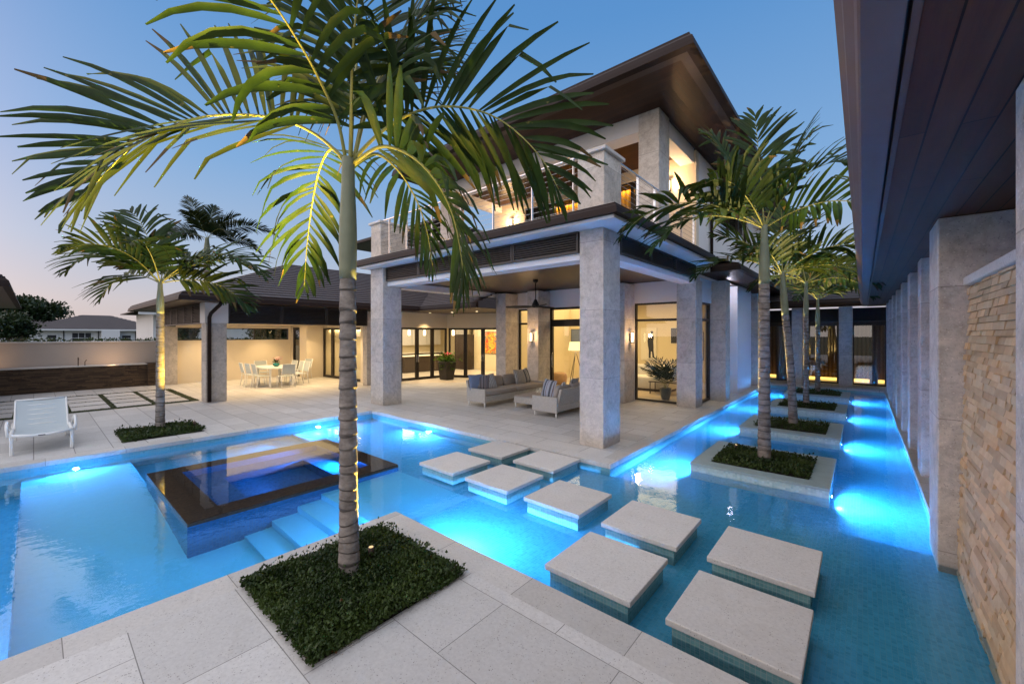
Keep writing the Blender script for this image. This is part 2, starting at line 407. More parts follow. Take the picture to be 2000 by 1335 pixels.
def art_mat():
    t = NT('abstract_painting'); v = t.n('TexVoronoi', i_Vector=t.mapv(t.pos(), (1.3,1.3,1.9)), i_Scale=1.6, feature='F1')
    w = t.noise(2.2, 2., i_Distortion=2.5)
    c = t.ramp(w, [(0.,(.55,.05,.02)),(.42,(.75,.14,.02)),(.5,(.80,.45,.03)),(.56,(.12,.16,.06)),(.62,(.16,.08,.16))])
    c.node.color_ramp.interpolation = 'CONSTANT'
    return t.done(t.pbsdf(c, .6))
M['art'] = art_mat()
M['stripe_thin'] = stripe_mat('thin_striped_fabric', (.50,.48,.46), [(.0,.22,(.045,.045,.055)),(.5,.62,(.16,.15,.15))], .056)
M['stripe_wide'] = stripe_mat('wide_striped_fabric', (.36,.38,.44), [(.0,.3,(.075,.085,.11)),(.5,.58,(.16,.10,.09))], .21)
M['stripe_brown'] = stripe_mat('brown_striped_fabric', (.25,.24,.27), [(.0,.3,(.055,.045,.05)),(.5,.7,(.16,.10,.085))], .1)
M['denim'] = simple('blue_cushion_fabric', (.16,.20,.30), .9, var=.12, scale=20., bump=.15, bscale=200., spec=.1)
M['greycush'] = simple('pale_grey_cushion_fabric', (.42,.42,.42), .9, var=.1, scale=20., bump=.15, bscale=200., spec=.1)
# ------------------------------------------------------------------ setting: ground, decks, pool, water
WZ = -.13                      # pool water level
XL, XP, YP, YT, XC, XR, YE = -9.80, -4.00, 2.65, 5.80, -2.97, .60, 19.70   # pool edges
g = MB(); A = 420
for q in ((-A, A, -A, -9), (-A, A, 34, A), (-A, -24, -9, 34), (8, A, -9, 34)):
    g.quad((q[0], q[2], -.03), (q[1], q[2], -.03), (q[1], q[3], -.03), (q[0], q[3], -.03))
struct(g.build('ground', M['ground']))
T = .07
def deck(name, mat, rects):
    m = MB()
    for a in rects: m.box(a[0], a[1], a[2], a[3], -T, 0)
    return struct(m.build(name, mat))
PB = (-3.75, -2.53, 1.10, 2.31)      # planting bed in the patio
LB = (-11.52, -10.38, 1.10, 2.30)    # planting bed in the left deck
deck('patio', M['patio'], [(-3.75, 8, -9, PB[2]), (PB[1], 8, PB[2], PB[3]), (-3.75, 8, PB[3], 2.39)])
deck('patio_coping', M['coping_x'], [(-4.02, 8, 2.39, YP + .02)])
deck('patio_side_coping', M['coping_y'], [(-4.02, -3.75, -9, 2.39)])
deck('pool_deck', M['terrace'], [(-24, LB[0], -9, YT + .25), (LB[1], -10.05, -9, YT + .25), (LB[0], LB[1], -9, LB[2]), (LB[0], LB[1], LB[3], YT + .25)])
deck('pool_deck_coping', M['coping_y'], [(-10.05, XL + .025, -9, YT + .25)])
deck('terrace', M['terrace'], [(-24, XC - .23, YT + .25, 34)])
deck('terrace_coping', M['coping_x'], [(XL + .025, XC + .02, YT - .025, YT + .25)])
deck('canal_coping', M['coping_y'], [(XC - .23, XC + .02, YT + .25, YE)])
deck('canal_end_deck', M['terrace'], [(XC - .23, XR - .02, YE - .02, 34)])
deck('canal_walk', M['terrace'], [(XR - .02, 8, 5.5, 34), (1.3, 8, 2.67, 5.5)])

FLOOR = [  # x0 x1 y0 y1 z material
    (XL, XP, -9, -.12, -1.35, 0), (XL, -8.15, 1.10, 3.80, -.95, 0), (-5.65, XP, 1.10, 1.65, -.95, 1), (-5.65, XP, 1.65, 1.95, -.86, 1),
    (-5.65, XP, 1.95, 2.26, -.68, 1), (-5.65, XP, 2.26, 2.57, -.48, 1), (-5.65, XP, 2.57, 3.80, -.29, 1), (XL, -8.15, 3.80, YT, -.62, 0), (-8.15, XP, 3.80, YT, -.36, 0),
    (XP, .70, YP, YT, -.285, 0), (XC, XR, YT, YE, -.47, 0)]
m = MB()
for x0, x1, y0, y1, z, k in FLOOR: m.quad((x0, y0, z), (x1, y0, z), (x1, y1, z), (x0, y1, z), k)
# plaster floor that shelves up towards the far wall
m.add([(XL, -.12, -.50), (-5.5, -.12, -.95), (XP, -.12, -.95), (XP, 1.10, -.95), (-5.5, 1.10, -.95), (XL, 1.10, -.50)], [(0, 1, 4, 5), (1, 2, 3, 4)], 1)
def riser_y(y, x0, x1, za, zb, k=1): m.quad((x0, y, za), (x1, y, za), (x1, y, zb), (x0, y, zb), k)
def riser_x(x, y0, y1, za, zb, k=1): m.quad((x, y0, za), (x, y1, za), (x, y1, zb), (x, y0, zb), k)
riser_y(-.12, XL, XP, -1.35, -.5); riser_y(1.10, XL, -8.15, -.95, -.5); riser_y(1.10, -5.65, XP, -.95, -.949)
for y, za, zb in ((1.65, -.95, -.86), (1.95, -.86, -.68), (2.26, -.68, -.48), (2.57, -.48, -.29)): riser_y(y, -5.65, XP, za, zb)
riser_y(3.80, XL, -8.15, -.95, -.62, 0); riser_y(3.80, -5.65, XP, -.36, -.29, 0); riser_x(-8.15, 3.80, YT, -.62, -.36, 0)
riser_x(XP, YP, YT, -.36, -.285, 0); riser_y(YT, XC, XR, -.47, -.285, 0)
struct(m.build('pool_floor', [M['tile_floor'], M['plaster_pool']]))
m = MB(); ZB = -1.4
def wy(y, x0, x1, zt=-T, zb=ZB): m.quad((x0, y, zb), (x1, y, zb), (x1, y, zt), (x0, y, zt))
def wx(x, y0, y1, zt=-T, zb=ZB): m.quad((x, y0, zb), (x, y1, zb), (x, y1, zt), (x, y0, zt))
wx(XL, -9, YT); wy(YT, XL, XC, -T, -.7); wx(XC, YT, YE, -T, -.6); wy(YE, XC, XR, -T, -.6); wx(XR, 5.5, YE, -T, -.6)
wx(XP, -9, YP); wy(YP, XP, .9, -T, -.5); wx(.70, YP, 5.5, -.10, -.5); wy(5.5, XR, .72, -T, -.5)
struct(m.build('pool_wall', M['tile_pool']))
m = MB()
for x0, x1, y0, y1 in ((XL, XP, -9, 1.10), (XL, -8.15, 1.10, 3.80), (-5.65, XP, 1.10, 3.80), (XL, XP, 3.80, YT), (XP, .70, YP, YT), (XC, XR, YT, YE)):
    m.quad((x0, y0, WZ), (x1, y0, WZ), (x1, y1, WZ), (x0, y1, WZ))
struct(m.build('pool_water', M['water']))

# spa ------------------------------------------------------------------
SX0, SX1, SY0, SY1 = -8.15, -5.65, 1.10, 3.80
spa = thing('spa', 'raised rectangular spa with cobalt mosaic sides and dark brown rim in the pool', 'spa', ((SX0+SX1)/2, (SY0+SY1)/2, -1.2))
m = MB(); zr = -.088
for z0, z1, k in ((-1.4, zr - .035, 0), (zr - .035, zr, 1)):
    m.quad((SX0, SY0, z0), (SX1, SY0, z0), (SX1, SY0, z1), (SX0, SY0, z1), k); m.quad((SX1, SY0, z0), (SX1, SY1, z0), (SX1, SY1, z1), (SX1, SY0, z1), k)
    m.quad((SX1, SY1, z0), (SX0, SY1, z0), (SX0, SY1, z1), (SX1, SY1, z1), k); m.quad((SX0, SY1, z0), (SX0, SY0, z0), (SX0, SY0, z1), (SX0, SY1, z1), k)
m.build('shell', [M['tile_spa'], M['tile_rim']], spa)
def ring(m, o, i, zo, zi, k):
    a = [(o[0], o[2]), (o[1], o[2]), (o[1], o[3]), (o[0], o[3])]; b = [(i[0], i[2]), (i[1], i[2]), (i[1], i[3]), (i[0], i[3])]
    for n in range(4):
        p, q = a[n], a[(n+1) % 4]; r, s = b[(n+1) % 4], b[n]
        m.quad((*p, zo), (*q, zo), (*r, zi), (*s, zi), k)
m = MB(); r0 = (SX0, SX1, SY0, SY1); r1 = (SX0+.33, SX1-.33, SY0+.36, SY1-.33); r2 = (r1[0]+.42, r1[1]-.02, r1[2]+.42, r1[3]-.42)
ring(m, r0, r1, zr, zr, 0)
m.build('rim', M['tile_rim'], spa)
m = MB(); ring(m, r1, r1, zr, -.42, 0); ring(m, r1, r2, -.42, -.42, 0); ring(m, r2, r2, -.42, -.80, 0)
m.quad((r2[0], r2[2], -.80), (r2[1], r2[2], -.80), (r2[1], r2[3], -.80), (r2[0], r2[3], -.80), 0)
m.build('basin', M['tile_spa'], spa)
for x, y, z in ((-6.35, 2.05, -.80), (-6.45, 2.95, -.80)):
    MB().lathe([(.001, .02), (.05, .03), (.09, .022), (.13, .03), (.15, .002)], (x, y, z), 24, cap=False).build('drain', M['black'], spa)
m = MB(); m.quad((SX0, SY0, -.078), (SX1, SY0, -.078), (SX1, SY1, -.078), (SX0, SY1, -.078)); m.build('spa_water', M['spawater'], spa)

# stepping stones ------------------------------------------------------
S_ = .79
spec = [(-2.11, 2.90, 'stone slab beside the patio edge, just left of the largest nearest slab'),
        (-1.06, 2.90, 'largest and nearest stone slab, at the lower right of the pool'),
        (-5.28, 3.93, 'leftmost stone slab nearest the raised brown spa'), (-4.24, 3.93, 'second stone slab from the spa in the front row, lit blue beneath'),
        (-3.18, 3.93, 'middle stone slab of the row with bright white light along its base'), (-2.12, 3.93, 'stone slab between the brightly lit slab and the far right slab'),
        (-1.07, 3.95, 'far right stone slab in front of the first palm planter'),
        (-5.27, 4.97, 'stone slab next to the terrace edge, furthest left in the back pair'), (-4.24, 4.97, 'stone slab next to the terrace edge, closest to the front column')]
for x, y, lab in spec:
    w = S_ if y < 4.9 else .75
    t = thing('stepping_stone', lab, 'stepping stone', (x + S_/2, y + w/2, -.285), group='stone slabs crossing the pool')
    MB().box(x, x + S_, y, y + w, -.048, .0).build('slab', M['slab'], t, .007, seg=2)
    MB().box(x + .035, x + S_ - .035, y + .035, y + w - .035, -.285, -.048).build('pedestal', M['tile_step'], t)

# ------------------------------------------------------------------ leaf scatter
def leaves(mb, pts, size, rng, up=.6, k=0):
    """one folded leaf per point"""
    n = len(pts); b = len(mb.v)
    az = rng.uniform(0, 2*np.pi, n); el = rng.normal(up, .45, n); s = size * rng.uniform(.6, 1.25, n); roll = rng.normal(0, .5, n)
    d = np.stack([np.cos(az)*np.cos(el), np.sin(az)*np.cos(el), np.sin(el)], 1)
    side = np.stack([-np.sin(az), np.cos(az), np.zeros(n)], 1)
    nrm = np.cross(side, d)
    side2 = side*np.cos(roll)[:, None] + nrm*np.sin(roll)[:, None]; nrm2 = np.cross(side2, d)
    w = s * rng.uniform(.28, .42, n)
    P0 = pts; P1 = pts + d*(s*.45)[:, None] + side2*w[:, None] + nrm2*(w*.35)[:, None]
    P2 = pts + d*s[:, None] - nrm2*(s*.12)[:, None]; P3 = pts + d*(s*.45)[:, None] - side2*w[:, None] + nrm2*(w*.35)[:, None]
    V = np.stack([P0, P1, P2, P3], 1).reshape(-1, 3)
    mb.v.extend(map(tuple, V.tolist()))
    for i in range(n):
        q = b + 4*i; mb.face((q, q+1, q+2), k); mb.face((q, q+2, q+3), k)
def bed(rect, n, size, seed, h, label, z0=-.02, spill=.03):
    rng = np.random.default_rng(seed); x0, x1, y0, y1 = rect
    m = MB(); m.box(x0 + .003, x1 - .003, y0 + .003, y1 - .003, z0 - .06, z0, 1)
    X = rng.uniform(x0 - spill, x1 + spill, n); Y = rng.uniform(y0 - spill, y1 + spill, n)
    ed = np.minimum.reduce([X - x0, x1 - X, Y - y0, y1 - Y]).clip(-.03, .2)
    H = h * (.55 + .45*np.sin(X*9 + seed)*np.sin(Y*8 + 1.3*seed)) * (.55 + ed*2.2)
    Z = z0 + .01 + H*np.sqrt(rng.uniform(.05, 1, n)) + .02
    leaves(m, np.stack([X, Y, Z], 1), size, rng)
    q = n // 7    # broader, older leaves
    X = rng.uniform(x0 - spill*.8, x1 + spill*.8, q); Y = rng.uniform(y0 - spill*.8, y1 + spill*.8, q); Z = z0 + .03 + h*rng.uniform(.1, 1.15, q)*(.6 + .4*np.sin(X*11)*np.sin(Y*10))
    leaves(m, np.stack([X, Y, Z], 1), size*1.25, rng, .35)
    q = n // 40   # taller sprigs
    X = rng.uniform(x0, x1, q); Y = rng.uniform(y0, y1, q); Z = z0 + h*1.05 + rng.uniform(0, h*.35, q)
    leaves(m, np.stack([X, Y, Z], 1), size*1.1, rng, .9)
    o = m.build('ground_cover', [M['cover'], M['soil']])
    return tag(o, label, 'ground cover', 'ground cover beds under the palms', 'stuff')
bed(PB, 28000, .026, 3, .11, 'dense dark green ground cover in the square patio bed around the front palm')
bed(LB, 5200, .042, 4, .10, 'low green ground cover in the deck bed around the left palm')
ISL = [6.70, 10.05, 13.40, 16.75]; IX0, IX1, IW = -2.05, -.33, 1.70
nth = ['first and largest', 'second', 'third', 'last and smallest']
for i, y in enumerate(ISL):
    t = thing('canal_planter', f'{nth[i]} pale tiled square planter island counted from the stepping stones', 'planter', ((IX0+IX1)/2, y + IW/2, -.47), group='palm planters standing in the canal')
    o, q = (IX0, IX1, y, y + IW), (IX0+.23, IX1-.23, y+.25, y+IW-.25)
    m = MB(); ring(m, o, o, -.47, -.032, 0); m.build('tiled_side', M['tile_isle'], t)
    m = MB(); e = .012; oo = (o[0]-e, o[1]+e, o[2]-e, o[3]+e)
    ring(m, oo, oo, -.032, 0, 0); ring(m, oo, q, 0, 0, 0); ring(m, q, q, 0, -.12, 0); m.build('cap', M['isle_top'], t)
    bed(q, 4200 if i == 0 else 2300, .04, 10 + i, .085, f'dark ground cover filling the {nth[i]} canal planter', -.03, .0)

# turf strips and pavers -------------------------------------------------
GX0, GX1, GY0, GY1 = -19.4, -15.25, -3.0, 3.28
rng = np.random.default_rng(5)
m = MB(); m.quad((GX0, GY0, .004), (GX1, GY0, .004), (GX1, GY1, .004), (GX0, GY1, .004), 1)
pav = []
for k in range(7):
    y1 = 3.06 - .85*k
    for j in range(4): pav.append((-19.08 + .925*j, -19.08 + .925*j + .78, y1 - .72, y1, k, j))
n = 26000; X = rng.uniform(GX0, GX1, n); Y = rng.uniform(GY0, GY1, n); keep = np.ones(n, bool)
for a in pav: keep &= ~((X > a[0]-.004) & (X < a[1]+.004) & (Y > a[2]-.004) & (Y < a[3]+.004))
X, Y = X[keep], Y[keep]; b0 = len(m.v); n = len(X)
az = rng.uniform(0, 6.28, n); h = rng.uniform(.012, .03, n)
for i in range(n):
    c, s_ = math.cos(az[i])*.006, math.sin(az[i])*.006; q = len(m.v)
    m.v += [(X[i]-c, Y[i]-s_, .004), (X[i]+c, Y[i]+s_, .004), (X[i]+s_*1.5, Y[i]-c*1.5, .004 + h[i])]; m.face((q, q+1, q+2), 0)
tag(m.build('grass', [M['grass'], M['grassbase']]), 'strips of short green turf between the pavers', 'grass', kind='stuff')
rows = ['nearest the pavilion', 'second from pavilion', 'third from pavilion', 'behind the lounger', 'left of lounger']
cols = ['next to the counter', 'second from counter', 'third from counter', 'closest to pool']
for a in pav:
    if a[4] > 4: continue
    o = MB().box(a[0], a[1], a[2], a[3], .005, .020).build('paver', M['slab'])
    tag(o, f'cream paver in turf bay {rows[a[4]]}, {cols[a[3+2]]}', 'paver', 'pavers set in the turf'); o['kind'] = 'thing'
# ------------------------------------------------------------------ building helpers
def window(par, plane, at, a0, a1, z0, z1, mull=(), tran=(), fw=.055, dp=.09, glass='glass', name='window'):
    """framed glazing on plane 'x' (at = x, a = y) or 'y' (at = y, a = x) with a pane child"""
    m = MB()
    def b(p0, p1, q0, q1):
        if plane == 'y': m.box(p0, p1, at - dp/2, at + dp/2, q0, q1)
        else: m.box(at - dp/2, at + dp/2, p0, p1, q0, q1)
    b(a0, a0 + fw, z0, z1); b(a1 - fw, a1, z0, z1); b(a0 + fw, a1 - fw, z0, z0 + fw); b(a0 + fw, a1 - fw, z1 - fw, z1)
    for x, w in mull: b(x - w/2, x + w/2, z0 + fw, z1 - fw)
    ed = [a0 + fw] + sorted([x - w/2 for x, w in mull] + [x + w/2 for x, w in mull]) + [a1 - fw]
    for z, w in tran:
        for i in range(0, len(ed), 2): b(ed[i], ed[i+1], z - w/2, z + w/2)
    f = m.build(name, M['frame'], par)
    p = MB(); e = .02
    if plane == 'y': p.quad((a0+e, at, z0+e), (a1-e, at, z0+e), (a1-e, at, z1-e), (a0+e, at, z1-e))
    else: p.quad((at, a0+e, z0+e), (at, a1-e, z0+e), (at, a1-e, z1-e), (at, a0+e, z1-e))
    p.build('pane', M[glass], f)
    return f
def louver(par, plane, at, a0, a1, z0, z1, n=7, out=-1, mull=0):
    m = MB()
    def b(p0, p1, d0, d1, q0, q1):
        d0, d1 = at + out*d0, at + out*d1
        if plane == 'y': m.box(p0, p1, d0, d1, q0, q1)
        else: m.box(d0, d1, p0, p1, q0, q1)
    fw = .035
    b(a0, a0+fw, .0, .07, z0, z1); b(a1-fw, a1, .0, .07, z0, z1); b(a0+fw, a1-fw, 0, .068, z0, z0+fw); b(a0+fw, a1-fw, 0, .068, z1-fw, z1)
    b(a0+fw, a1-fw, 0, .008, z0+fw, z1-fw)
    h = (z1 - z0 - 2*fw) / n
    for i in range(n):
        zc = z0 + fw + h*(i + .5)
        c0, c1 = at + out*.012, at + out*.06
        for (pa, za, pb, zb) in ((c0, zc + h*.42, c1, zc - h*.22),):
            if plane == 'y': v = [(a0+fw, pa, za), (a1-fw, pa, za), (a1-fw, pb, zb), (a0+fw, pb, zb), (a0+fw, pa, za-.014), (a1-fw, pa, za-.014), (a1-fw, pb, zb-.014), (a0+fw, pb, zb-.014)]
            else: v = [(pa, a0+fw, za), (pa, a1-fw, za), (pb, a1-fw, zb), (pb, a0+fw, zb), (pa, a0+fw, za-.014), (pa, a1-fw, za-.014), (pb, a1-fw, zb-.014), (pb, a0+fw, zb-.014)]
            m.add(v, [(0,1,2,3), (7,6,5,4), (3,2,6,7), (0,4,5,1)])
    return m.build('louver_panel', M['louver'], par)
def column(par, x0, x1, y0, y1, z0, z1, mat='coral'):
    return MB().box(x0, x1, y0, y1, z0, z1).build('column', M[mat], par, .008)
def courses(m, a, b, c, d, n, lift=.035):
    """tile courses from eave a-b up to top edge d-c"""
    a, b, c, d = map(Vector, (a, b, c, d)); up = Vector((0, 0, lift))
    for i in range(n):
        s, e = i / n, (i + 1) / n
        p, q = a.lerp(d, s), b.lerp(c, s); r, t = b.lerp(c, e), a.lerp(d, e)
        m.add([p + up, q + up, r, t, p - up*.15, q - up*.15], [(0, 1, 2, 3), (4, 5, 1, 0)])
GUT = [(0, 0), (.11, 0), (.10, .06), (.085, .12), (.04, .17), (.035, .20), (0, .20)]
def eave_gutter(par, pts, z, closed=False, name='gutter', mat='gutter', sc=1.):
    """moulded gutter on the outer side (left of travel) of a path"""
    m = MB(); n = len(pts); P_ = [Vector((p[0], p[1], z)) for p in pts]; seg = n if closed else n - 1
    nr = []
    for i in range(seg):
        t = (P_[(i+1) % n] - P_[i]).normalized(); nr.append(Vector((t.y, -t.x, 0)))
    k = len(GUT)
    for i in range(n):
        a = nr[(i - 1) % seg] if (closed or i > 0) else nr[0]; b = nr[i % seg] if (closed or i < seg) else nr[-1]
        o = (a + b)/(1 + a.dot(b))
        m.v += [tuple(P_[i] + o*g[0]*sc + Vector((0, 0, g[1]*sc))) for g in GUT]
    for i in range(seg):
        p, q = i*k, ((i+1) % n)*k
        for g in range(k): m.face((p + g, q + g, q + (g+1) % k, p + (g+1) % k))
    if not closed: m.face(range(k)); m.face(range((n-1)*k, n*k)[::-1])
    return m.build(name, M[mat], par)
def downpipe(par, pts, r=.045, mat='gutter'): return MB().tube(pts, r, 8).build('downpipe', M[mat], par)
def railing(par, a, b, z0, z1, posts, ncab=9, top=True):
    a, b = Vector(a), Vector(b); d = (b - a).normalized(); n = Vector((-d.y, d.x, 0))
    r = MB().obox(((a + b)/2) + Vector((0, 0, z1)), d * (b - a).length/2, n*.024, (0, 0, .013)).build('railing', M['steel'], par, .004)
    for s in posts:
        p = a + d*s
        m = MB().obox(p + Vector((0, 0, (z0 + z1)/2 - .006)), d*.007, n*.024, (0, 0, (z1 - z0)/2 - .008)); m.build('post', M['steel'], r)
    m = MB()
    for k in range(ncab):
        z = z0 + .10 + (z1 - z0 - .16)*k/(ncab - 1)
        m.tube([a + Vector((0, 0, z)), b + Vector((0, 0, z))], .0042, 5)
    m.build('cable', M['steel'], r)
    return r
def sconce(label, loc, face, pw=20):
    """lantern wall light; face = outward unit vector"""
    t = thing('wall_sconce', label, 'wall light', loc, math.atan2(face[1], face[0]), 'lit lantern wall lights')
    m = MB().box(0, .016, -.05, .05, -.11, .11); m.add([], []).build('back_plate', M['bronze'], None, origin=(0,0,0)).parent = t
    m = MB().box(.016, .07, -.012, .012, -.135, -.115).box(.03, .15, -.065, .065, -.17, -.155)
    for y in (-.055, .055):
        for x in (.04, .14): m.box(x - .005, x + .005, y - .005, y + .005, -.155, .155)
    m.box(.03, .15, -.065, .065, .155, .165)
    m.build('cage', M['bronze'], None, origin=(0,0,0)).parent = t
    MB().lathe([(.03, -.14), (.034, -.05), (.034, .06), (.03, .13)], (.09, 0, 0), 14).build('lamp_glass', M['glow_soft'], None, origin=(0,0,0)).parent = t
    lamp('POINT', 'sconce_lamp', (loc[0] + face[0]*.26, loc[1] + face[1]*.26, loc[2] + .05), pw, (1., .62, .30), size=.06)
    return t
NL = 0
def lamp(kind, name, loc, power, col, target=None, size=.05, angle=120., blend=.6, area=None):
    d = bpy.data.lights.new(name, kind); d.energy = power; d.color = col
    if kind == 'AREA':
        d.shape = 'RECTANGLE'; d.size, d.size_y = area
    else: d.shadow_soft_size = size
    if kind == 'SPOT': d.spot_size = R(angle); d.spot_blend = blend
    o = bpy.data.objects.new(name, d); COL.objects.link(o); o.location = loc
    if target is not None: o.rotation_euler = (Vector(target) - Vector(loc)).to_track_quat('-Z', 'Y').to_euler()
    return o

# ------------------------------------------------------------------ two storey house
H = thing('two_storey_house', 'two storey stone and white house with balcony, dark hip roof and covered terrace', 'house', (-7, 12, 0))
C1 = (-3.92, -3.44, 6.47, 7.12); C2 = (-10.86, -10.22, 6.37, 6.98)
column(H, *C1, 0, 3.88); column(H, *C2, 0, 3.88)
for x0, x1 in ((-10.33, -9.85), (-8.85, -8.37), (-5.73, -5.25)): column(H, x0, x1, 11.15, 11.83, 0, 3.50)
column(H, -3.95, -3.44, 11.68, 12.28, 0, 3.5); column(H, -3.56, -3.10, 13.42, 13.92, 0, 3.62); column(H, -3.50, -3.10, 18.35, 18.95, 0, 3.60)
# slab with white soffit, gutter and balcony edge
SL = (-11.0, -3.04, 6.07, 12.3)
bx('floor_slab', M['white'], H, SL[0], SL[1], SL[2], SL[3], 3.885, 4.09)
bx('balcony_edge', M['slab'], H, SL[0] - .02, SL[1] + .0, SL[2] - .0, 11.9, 4.092, 4.135)
eave_gutter(H, [(SL[0], 11.9), (SL[0], SL[2]), (SL[1], SL[2]), (SL[1], 11.9)], 3.94, sc=.9)
# perimeter beam, louvres, ceiling
m = MB().box(-10.22, -3.92, 6.52, 6.92, 3.37, 3.88).box(-10.80, -10.40, 6.98, 11.7, 3.37, 3.88).box(-3.86, -3.50, 7.12, 11.68, 3.40, 3.88)
m.build('beam', M['white'], H)
for a0, a1 in ((-10.2, -8.72), (-8.70, -7.14), (-7.12, -5.53), (-5.51, -3.94)): louver(H, 'y', 6.518, a0, a1, 3.49, 3.875)
for a0, a1 in ((7.14, 8.62), (8.64, 10.12), (10.14, 11.66)): louver(H, 'x', -3.498, a0, a1, 3.52, 3.875, out=1)
m = MB().quad((-10.4, 6.92, 3.56), (-3.86, 6.92, 3.56), (-3.86, 11.95, 3.56), (-10.4, 11.95, 3.56)); m.build('ceiling', M['ceil'], H)
m = MB(); ring(m, (-10.395, -3.865, 6.925, 11.88), (-10.25, -4.01, 7.07, 11.74), 3.545, 3.545, 0); ring(m, (-10.25, -4.01, 7.07, 11.74), (-10.25, -4.01, 7.07, 11.74), 3.545, 3.558, 0)
m.build('ceiling_trim', M['bronze'], H)
# ground floor front and right walls
Y0 = 11.95
m = MB().box(-10.46, -3.95, Y0 - .08, Y0 + .12, 2.94, 3.88).box(-10.46, -10.34, Y0 + .12, 17.9, 0, 3.88).box(-10.34, -9.86, Y0 - .06, Y0 + .1, 0, 2.94).box(-8.84, -8.40, Y0 - .06, Y0 + .1, 0, 2.94).box(-5.72, -5.27, Y0 - .06, Y0 + .1, 0, 2.94)
m.build('front_wall', M['white'], H)
window(H, 'y', Y0, -9.86, -8.84, .02, 2.94, (), [(2.40, .07)])
d = window(H, 'y', Y0, -8.40, -5.72, .0, 2.94, [(-6.98, .1)], [(2.40, .24)], .075, .12, name='sliding_door')
MB().tube([(-8.27, Y0 - .10, .85), (-8.27, Y0 - .14, .87), (-8.27, Y0 - .14, 1.33), (-8.27, Y0 - .10, 1.35)], .014).build('handle', M['steel'], d)
window(H, 'y', Y0, -5.27, -3.95, .02, 2.94, (), [(2.43, .07)])
m = MB().box(-3.66, -3.50, 12.28, 13.42, 2.94, 3.62).box(-3.66, -3.50, 13.92, 15.4, 0, 3.62).box(-3.66, -3.50, 17.6, 22, 0, 3.62).box(-10.46, -3.66, 17.9, 18.1, 0, 3.88)
m.build('side_wall', M['white'], H)
bx('wall_block', M['white'], H, -3.52, -3.20, 15.4, 17.6, 0, 3.66)
window(H, 'x', -3.58, 12.28, 13.42, .02, 2.94, (), [(2.43, .07)], glass='glass_dark')
# inside the living room
m = MB(); m.quad((-10.34, 12.07, 3.34), (-3.66, 12.07, 3.34), (-3.66, 17.9, 3.34), (-10.34, 17.9, 3.34)); m.quad((-10.34, 17.89, 0), (-3.66, 17.89, 0), (-3.66, 17.89, 3.34), (-10.34, 17.89, 3.34))
m.quad((-10.33, 12.07, 0), (-10.33, 17.9, 0), (-10.33, 17.9, 3.34), (-10.33, 12.07, 3.34)); m.quad((-3.67, 13.42, 0), (-3.67, 17.9, 0), (-3.67, 17.9, 3.34), (-3.67, 13.42, 3.34))
m.build('interior_wall', M['int_wall'], H)
m = MB().quad((-10.34, 12.07, .006), (-3.66, 12.07, .006), (-3.66, 17.9, .006), (-10.34, 17.9, .006)); m.build('interior_floor', M['int_floor'], H)
m = MB().box(-5.2, -4.6, 17.80, 17.88, 2.66, 2.72); m.build('air_grille', M['fabric'], H)
# upper storey
for a in ((-3.92, -3.44, 9.05, 9.69), (-10.98, -10.47, 9.05, 9.69)):
    column(H, *a, 4.136, 7.06, 'coral' if a[0] > -5 else 'coral_tile')
for a in ((-3.84, -3.32, 6.27, 6.92), (-10.72, -10.22, 6.30, 7.20)):
    p = MB().box(*a, 4.136, 5.12).build('balcony_pier', M['coral'], H, .008)
    e = .055; MB().box(a[0]-e, a[1]+e, a[2]-e, a[3]+e, 5.121, 5.185).build('cap', M['slab'], p, .006)
m = MB().box(-10.47, -3.92, 9.08, 9.55, 6.67, 7.07).box(-3.86, -3.50, 9.69, 11.72, 6.68, 7.07).box(-10.9, -10.55, 9.69, 11.72, 6.68, 7.07)
m.build('upper_beam', M['white'], H)
m = MB().quad((-10.55, 9.55, 6.93), (-3.86, 9.55, 6.93), (-3.86, 11.72, 6.93), (-10.55, 11.72, 6.93)); m.build('balcony_ceiling', M['wood_x'], H)
m = MB().box(-11.0, -9.42, 11.72, 11.95, 4.1, 7.02).box(-9.42, -4.88, 11.72, 11.95, 6.62, 7.02).box(-4.88, -3.44, 11.72, 11.95, 4.1, 7.02)
m.build('upper_front_wall', M['cream'], H)
m = MB().box(-3.62, -3.44, 11.95, 14.2, 4.1, 7.02).box(-3.62, -3.44, 14.2, 18.4, 4.1, 5.25).box(-3.62, -3.44, 14.2, 18.4, 6.75, 7.02).box(-3.62, -3.44, 18.4, 22, 4.1, 7.02).box(-11.0, -10.8, 11.95, 22, 3.9, 7.02).box(-11.0, -3.44, 21.8, 22, 3.9, 7.02)
m.build('upper_side_wall', M['white'], H)
window(H, 'x', -3.55, 14.2, 18.4, 5.25, 6.75, [(15.6, .05), (17.0, .05)], (), glass='glass_dark')
window(H, 'y', 11.84, -9.42, -4.88, 4.14, 6.62, [(-8.22, .07), (-6.7, .07), (-5.32, .07)], ())
m = MB().quad((-8.25, 12.05, 4.14), (-5.35, 12.05, 4.14), (-5.35, 12.05, 6.6), (-8.25, 12.05, 6.6)); m.build('curtain', M['curtain'], H)
m = MB().quad((-9.45, 12.06, 4.14), (-8.25, 12.06, 4.14), (-8.25, 12.06, 6.6), (-9.45, 12.06, 6.6)).quad((-5.35, 12.06, 4.14), (-4.85, 12.06, 4.14), (-4.85, 12.06, 6.6), (-5.35, 12.06, 6.6)); m.build('drape', M['ink'], H)
railing(H, (-10.2, 6.33, 0), (-3.86, 6.33, 0), 4.15, 5.16, [.38, 1.17, 2.21, 3.25, 4.26, 5.30, 6.24])
railing(H, (-3.46, 6.95, 0), (-3.46, 9.03, 0), 4.15, 5.2, [1.0, 1.88]); railing(H, (-3.46, 9.71, 0), (-3.46, 11.7, 0), 4.15, 5.2, [.86, 1.84])
